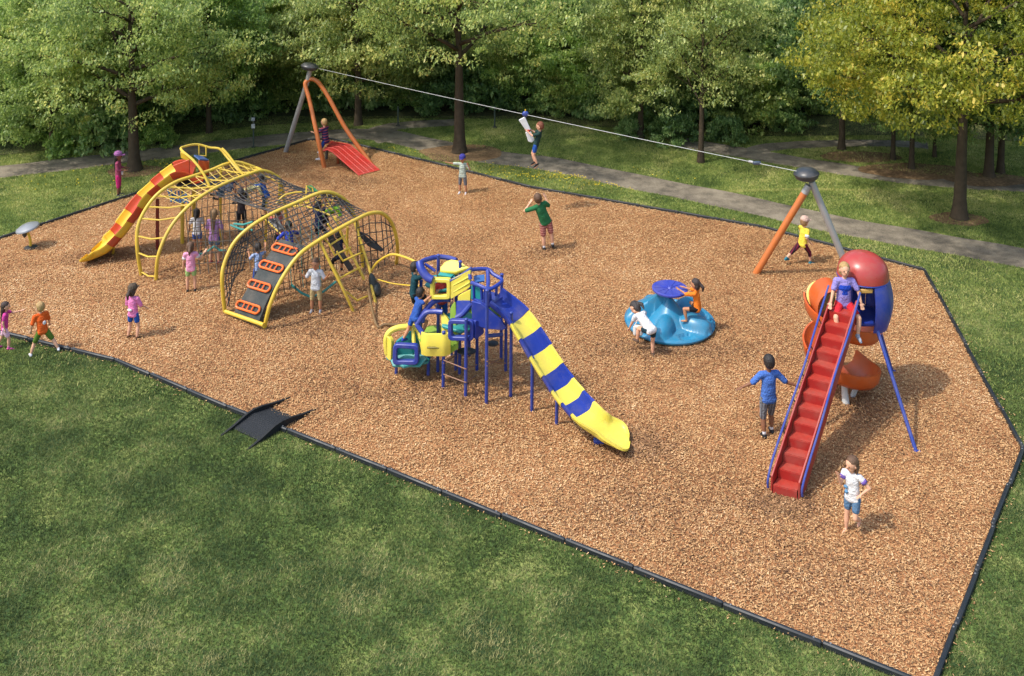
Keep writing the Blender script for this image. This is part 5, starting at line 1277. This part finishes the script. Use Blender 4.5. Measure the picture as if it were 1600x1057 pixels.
# 6 boy in light shirt
person(G(723, 303), 165, 'boy in pale plaid shirt, grey shorts and blue cap pointing left on the chips', 1.2, shirt=cloth('pale_plaid', (176, 188, 170), stripes=(2, .06, .35, srgb(130, 140, 140))), sleeve=.8, shorts=C_GREYP, legcov=.95, shoes=SH_W, hair=H_BR, cap=cloth('blue_cap', (60, 58, 130)), skin='mid', ra=((.9, .25, .05), (.8, .3, .2)), la=((-.45, .1, -.5), (.2, .3, .8)), rl=((.1, 0, -1), (.03, 0, -1)), ll=((-.1, 0, -1), (-.03, 0, -1)))
# 7 zip rider
hp_ = PT(ct, 5, 23) + V((0, -.03, 0))
person(hp_, 75, 'boy in dark green shirt and blue shorts hanging from the zip line trolley', 1.30, torso=(0, -.30, 1), head=(0, .1, 1), anchor='hand', shirt=S_DGRN, sleeve=.7, shorts=C_RBLUE, legcov=.55, shoes=SH_K, hair=hairm('auburn', (120, 66, 42)), ra=((.05, 1, -.25), (-.2, .75, .55)), la=((-.05, 1, -.35), (.2, .75, .5)), rl=((.02, .42, -1), (.0, -.25, -1)), ll=((-.02, .15, -1), (.0, -.42, -1)), rf=(0, .8, -.6), lf=(0, .7, -.7))
# 8 green boy
person(G(857, 391), 12, 'tall boy in green shirt and reddish plaid shorts looking up at the zip line', 1.62, torso=(-.40, -.10, 1), head=(-.15, -.30, 1), shirt=S_GRN, sleeve=.8, shorts=cloth('red_plaid', (178, 120, 110), stripes=(2, .07, .4, srgb(140, 74, 70))), legcov=.85, shoes=SH_K, socks=S_WHT, hair=H_BR, skin='fair', ra=((.5, .5, -.5), (-.35, .4, .9)), la=((-.7, .3, -.3), (.65, .4, .7)), rl=((.20, .02, -1), (.14, 0, -1)), ll=((.08, .05, -1), (.06, 0, -1)))
# 9 bending girl at the merry-go-round
person(G(1020, 556), 28, 'girl in white tee and dark shorts bending over the merry go round', 1.28, torso=(-.10, .95, .48), side=(1, 0, 0), head=(0, .8, .45), face=(-.5, .5, -.9), shirt=S_WHT, sleeve=.5, shorts=C_TEALD, legcov=.5, shoes=cloth('brown_sandal', (92, 74, 62)), hair=hairm('dark', (48, 42, 40)), style='ponytail', ra=((.1, .7, -.7), (0, .6, -.7)), la=((-.1, .5, -1), (.0, .5, -.9)), rl=((.05, .15, -1), (.0, -.05, -1)), ll=((-.15, .9, -.2), (-.05, .1, -1)))
t_ = empty('white_bag', Q(997, 516, 540), 'white padded bag hanging below the bending girl beside the merry go round', 'bag')
o = MB().box(parent_world(t_), (.22, .10, .26), bev=.04).build('bag_body', MC['white_pad'], t_); MB().tube([parent_world(t_) + V((-.06, 0, .12)), parent_world(t_) + V((0, 0, .26)), parent_world(t_) + V((.06, 0, .12))], .012, 6).build('strap', MC['white_pad'], t_)
# 10 girl sitting on the merry-go-round
person(Q(1090, 487, 524), 62, 'dark haired girl in orange tee kneeling on the right side of the merry go round', 1.18, torso=(0, .12, 1), head=(0, .1, 1), anchor='pelvis', z=.09, shirt=cloth('bright_orange', (232, 122, 38)), sleeve=.95, shorts=C_BLK, legcov=.5, hair=hairm('dark3', (54, 42, 38)), style='ponytail', skin='mid', ra=((.3, .8, -.3), (-.1, .9, .1)), la=((-.3, .9, -.1), (.1, .8, .3)), rl=((.55, .8, -.1), (.1, -.6, -.6)), ll=((-.35, 1, -.05), (0, -.2, -.9)))
# 11 runner
person(G(1266, 413), -62, 'boy in yellow shirt and maroon trousers running between the near zip line poles', 1.27, torso=(0, .12, 1), shirt=S_YEL, sleeve=.7, trim=S_WHT, shorts=cloth('maroon', (104, 30, 52), stripes=(0, .06, .5, srgb(34, 26, 34))), legcov=1.35, shoes=cloth('teal_shoe', (44, 112, 128)), socks=cloth('teal_sock', (70, 120, 128)), hair=H_LB, cap=cloth('pale_cap', (190, 160, 146)), ra=((.2, -.4, -1), (.1, .6, -.7)), la=((-.2, .4, -1), (-.1, 1, -.3)), rl=((.05, .75, -1), (.02, .1, -1)), ll=((-.25, -.95, -.9), (-.15, -1.0, -.8)))
# 12 child at the top of the stairs
pz = (top_l + top_r) / 2
person(V((pz.x + .02, pz.y + .08, pz.z)), 176, 'child in lilac tee and blue vest sitting at the top of the red stairs', 1.45, torso=(0, .05, 1), head=(0, -.05, 1), anchor='pelvis', z=.10, shirt=cloth('lilac_tee', (140, 128, 190)), sleeve=.7, vest=cloth('royal_vest', (34, 66, 170)), shorts=cloth('red_shorts', (190, 40, 50)), legcov=.7, shoes=cloth('grey_shoe2', (150, 158, 172)), hair=H_BL, style='ponytail', rl=((.35, .7, -.45), (-.12, .25, -1)), ll=((-.38, .7, -.45), (.12, .25, -1)), ra=((.35, .25, -1), (.3, .45, -.9)), la=((-.5, .25, -.9), (-.18, .35, -1)))
# 13 blue boy
person(G(1200, 681), 8, 'black haired boy in blue tee and grey plaid shorts beside the red stairs', 1.5, shirt=S_BLUE, sleeve=.9, shorts=C_GREYP, legcov=1.05, shoes=SH_K, socks=SH_W, hair=H_BK, skin='brown', head=(0, .08, 1), ra=((.55, -.1, -.55), (.95, -.2, -.35)), la=((-.6, .2, -.75), (-.9, .35, -.6)), rl=((.04, .25, -1), (.0, -.15, -1)), ll=((-.04, .0, -1), (-.0, -.25, -1)))
# 14 girl in white tee
t_, _ = person(G(1322, 829), 140, 'barefoot girl in white tee with purple sleeves, standing right of the red stairs', 1.2, torso=(.03, .0, 1), head=(.05, .08, 1), face=(.45, 1, 0), shirt=S_WHT, sleeve=.35, trim=cloth('purple_sleeve', (104, 82, 150)), shorts=C_DENIM, legcov=.6, hair=H_BR, style='bob', ra=((.15, .45, -.9), (.1, .45, 1.0)), la=((-.75, -.1, -.65), (.65, .35, -.75)), rl=((.03, .06, -1), (.03, 0, -1)), ll=((-.05, .3, -1), (.0, -.9, -.6)))
onto(t_, 'shirt_print', MB().ell((.0, .072, .78), (.035, .015, .03)).ell((-.01, .07, .70), (.03, .015, .035)), cloth('blue_print', (96, 140, 176)))
# 15-17 girls in the net
person(G(309, 401), 8, 'girl in white tee with a dark ponytail and denim shorts under the yellow arches', 1.16, shirt=S_WHT, sleeve=.7, shorts=C_RBLUE, legcov=.5, hair=H_BK, style='ponytail', skin='mid', ra=((.3, .2, -1), (.3, .5, -1)), la=((-.5, .2, -1), (-.1, .5, -.9)), shoes=SH_K, z=.10)
person(G(336, 412), -5, 'girl in lilac tee and denim shorts, back turned, under the yellow arches', 1.42, shirt=S_LIL, sleeve=.8, shorts=C_DENIM, legcov=.4, hair=H_LB, style='long', shoes=cloth('maroon_shoe', (130, 36, 56)), ra=((.3, .1, -1), (.15, .3, -1)), la=((-.25, .1, -1), (-.1, .3, -1)), rl=((.08, 0, -1), (.02, 0, -1)), ll=((-.08, .05, -1), (-.02, -.05, -1)))
person(G(299, 456), 12, 'small girl in pink and white tee with lime shorts between the two yellow arches', 1.2, shirt=cloth('pale_pink', (220, 150, 180)), trim=S_WHT, sleeve=.5, shorts=cloth('lime_shorts', (150, 180, 110)), legcov=.5, hair=H_BR, style='ponytail', shoes=SH_K, ra=((.5, .2, -.9), (.4, .3, .5)), la=((-.25, .1, -1), (-.1, .3, -1)), rl=((.07, .05, -1), (.02, -.1, -1)), ll=((-.07, .0, -1), (-.02, 0, -1)))
# 18- climbers
crawl = dict(torso=(0, .95, .3), side=(1, 0, 0), head=(0, .8, .6), face=(0, .6, -.8), ra=((.3, .3, -1), (.1, .6, -.7)), la=((-.3, .5, -.9), (0, .7, -.5)), rl=((.2, .3, -1), (.1, -1, -.2)), ll=((-.2, -.1, -1), (-.1, -1, -.1)), anchor='pelvis')
person(Q(383, 300, 392), -60, 'child in sand coloured clothes crawling in the net between the arches', 1.15, shirt=cloth('sand', (196, 186, 130)), sleeve=1.4, shorts=cloth('sand_trousers', (186, 178, 136)), legcov=1.5, shoes=C_TEALD, hair=hairm('fair2', (150, 128, 90)), **crawl)
person(Q(416, 306, 388), 70, 'child in bright blue shirt climbing the net by the rear yellow post', 1.1, torso=(0, .45, 1), anchor='pelvis', shirt=cloth('bright_blue', (40, 84, 158)), sleeve=.8, shorts=C_TEALD, legcov=.9, shoes=SH_K, hair=H_BK, skin='mid', ra=((.2, .8, .2), (0, .7, .5)), la=((-.2, .9, -.1), (0, .6, .6)), rl=((.3, .8, -.5), (0, -.2, -1)), ll=((-.2, .1, -1), (0, -.3, -1)))
person(Q(377, 330, 410), 30, 'child in dark clothes hanging inside the rear arches', 1.1, anchor='pelvis', shirt=cloth('charcoal', (56, 48, 48)), sleeve=.6, shorts=C_BLK, legcov=.9, shoes=SH_K, hair=H_BK, skin='brown', ra=((.2, .2, 1), (0, .1, 1)), la=((-.2, .2, 1), (0, .1, 1)), rl=((.1, .3, -1), (0, -.2, -1)), ll=((-.1, .1, -1), (0, -.3, -1)))
person(Q(508, 334, 430), -75, 'child in green and black lying across the top net of the front arches', 1.15, shirt=cloth('leaf_green', (112, 158, 44)), sleeve=.8, shorts=C_BLK, legcov=1.2, shoes=C_TEALD, hair=H_BK, **crawl)
person(Q(498, 352, 440), -20, 'child in navy top hanging below the top net of the front arches', 1.1, anchor='pelvis', shirt=S_NAVY, sleeve=.7, shorts=C_BLK, legcov=.9, shoes=SH_K, hair=H_BK, skin='mid', ra=((.3, .3, 1), (0, .1, 1)), la=((-.3, .3, 1), (0, .1, 1)), rl=((.1, .7, -.8), (0, -.2, -1)), ll=((-.1, .3, -1), (0, -.5, -1)))
person(Q(452, 388, 452), 20, 'black haired child in royal blue shirt just behind the top of the black climbing wall', 1.2, anchor='pelvis', torso=(0, .2, 1), shirt=cloth('royal_shirt', (52, 70, 170)), sleeve=.9, shorts=C_TEALD, legcov=.9, shoes=SH_K, hair=H_BK, skin='mid', ra=((.5, .4, -.3), (.1, .6, .4)), la=((-.8, -.1, -.6), (-.6, 0, -.9)), rl=((.1, .5, -.9), (0, -.1, -1)), ll=((-.1, .1, -1), (0, -.2, -1)))
person(Q(404, 420, 462), 30, 'child in pale blue top left of the black climbing wall inside the net', 1.12, anchor='pelvis', torso=(0, .1, 1), shirt=cloth('pale_blue', (150, 170, 208)), sleeve=.8, shorts=C_RBLUE, legcov=.9, shoes=SH_K, hair=H_BK, skin='mid', ra=((.4, .6, -.2), (.2, .5, .7)), la=((-.2, .5, -.5), (0, .6, .6)), rl=((.1, .4, -.9), (0, -.2, -1)), ll=((-.1, .2, -1), (0, -.2, -1)))
person(G(494, 488), 172, 'child in white tee and khaki shorts standing inside the front arches facing the camera', 1.24, shirt=cloth('white_print', (190, 192, 196)), sleeve=.8, shorts=C_KHAKI, legcov=.95, shoes=cloth('grey_sneaker', (130, 138, 150)), hair=H_BR, skin='mid', ra=((.5, .1, -.8), (.4, .3, .5)), la=((-.5, .1, -.8), (-.4, .3, .5)), rl=((.1, .05, -1), (.02, 0, -1)), ll=((-.1, .0, -1), (-.02, 0, -1)))
person(Q(345, 290, 388), -80, 'child in dark blue lying in the web bridge behind the striped slide hood', 1.1, shirt=S_NAVY, sleeve=1.3, shorts=C_DENIM, legcov=1.4, shoes=SH_K, hair=H_BR, **crawl)
person(Q(437, 362, 440), 40, 'child in coral top climbing just above and left of the black climbing wall', 1.05, torso=(0, .3, 1), anchor='pelvis', shirt=cloth('coral', (190, 104, 92)), sleeve=.6, shorts=C_BLK, legcov=.8, shoes=SH_K, hair=H_BR, ra=((.3, .7, .4), (0, .6, .6)), la=((-.2, .7, .2), (0, .6, .6)), rl=((.3, .8, -.5), (0, -.2, -1)), ll=((-.2, .2, -1), (0, -.3, -1)))
person(Q(531, 400, 462), 30, 'child in dark shirt on the black chute behind the yellow side ladder', 1.1, torso=(0, .3, 1), anchor='pelvis', shirt=cloth('ink', (34, 42, 66)), sleeve=.7, shorts=C_BLK, legcov=1.3, shoes=SH_K, hair=H_BK, skin='mid', ra=((.3, .6, -.4), (0, .6, .6)), la=((-.3, .6, -.3), (0, .6, .6)), rl=((.2, .6, -.7), (0, .2, -1)), ll=((-.2, .7, -.6), (0, .1, -1)))
# blue climber kids
person(Q(646, 458, 578), -70, 'child in dark teal shirt clinging to the deck climber at its upper panels', 1.2, torso=(0, .1, 1), anchor='pelvis', shirt=cloth('deep_teal', (26, 62, 70)), sleeve=.7, shorts=C_BLK, legcov=.8, shoes=SH_K, hair=H_BK, skin='fair', ra=((.2, .8, .2), (.1, .8, -.2)), la=((-.2, .8, .4), (0, .8, 0)), rl=((.1, .9, -.3), (0, -.2, -1)), ll=((-.1, .2, -1), (0, .1, -1)))
person(Q(648, 496, 592), -50, 'child with bare arms in blue shoes climbing the low blue frame of the deck climber', 1.1, torso=(0, .4, 1), anchor='pelvis', shirt=cloth('blue_top', (46, 80, 150)), sleeve=.1, shorts=C_RBLUE, legcov=.6, shoes=cloth('blue_shoe', (44, 70, 150)), hair=H_BK, skin='mid', ra=((.3, .6, .5), (.1, .7, .3)), la=((-.3, .5, -.5), (0, .8, .1)), rl=((.2, .8, -.4), (0, -.5, -.9)), ll=((-.2, -.3, -1), (0, -.6, -.8)))
person(Q(690, 470, 576), 200, 'child in red shirt standing on the deck behind the high yellow window panel', 1.15, anchor='pelvis', z=.0, shirt=cloth('tomato', (196, 70, 66)), sleeve=.8, shorts=C_RBLUE, legcov=.9, shoes=SH_K, hair=H_BR, la=((-.3, .2, -1), (0, .5, -.8)), ra=((.3, .2, -1), (0, .5, -.8)))
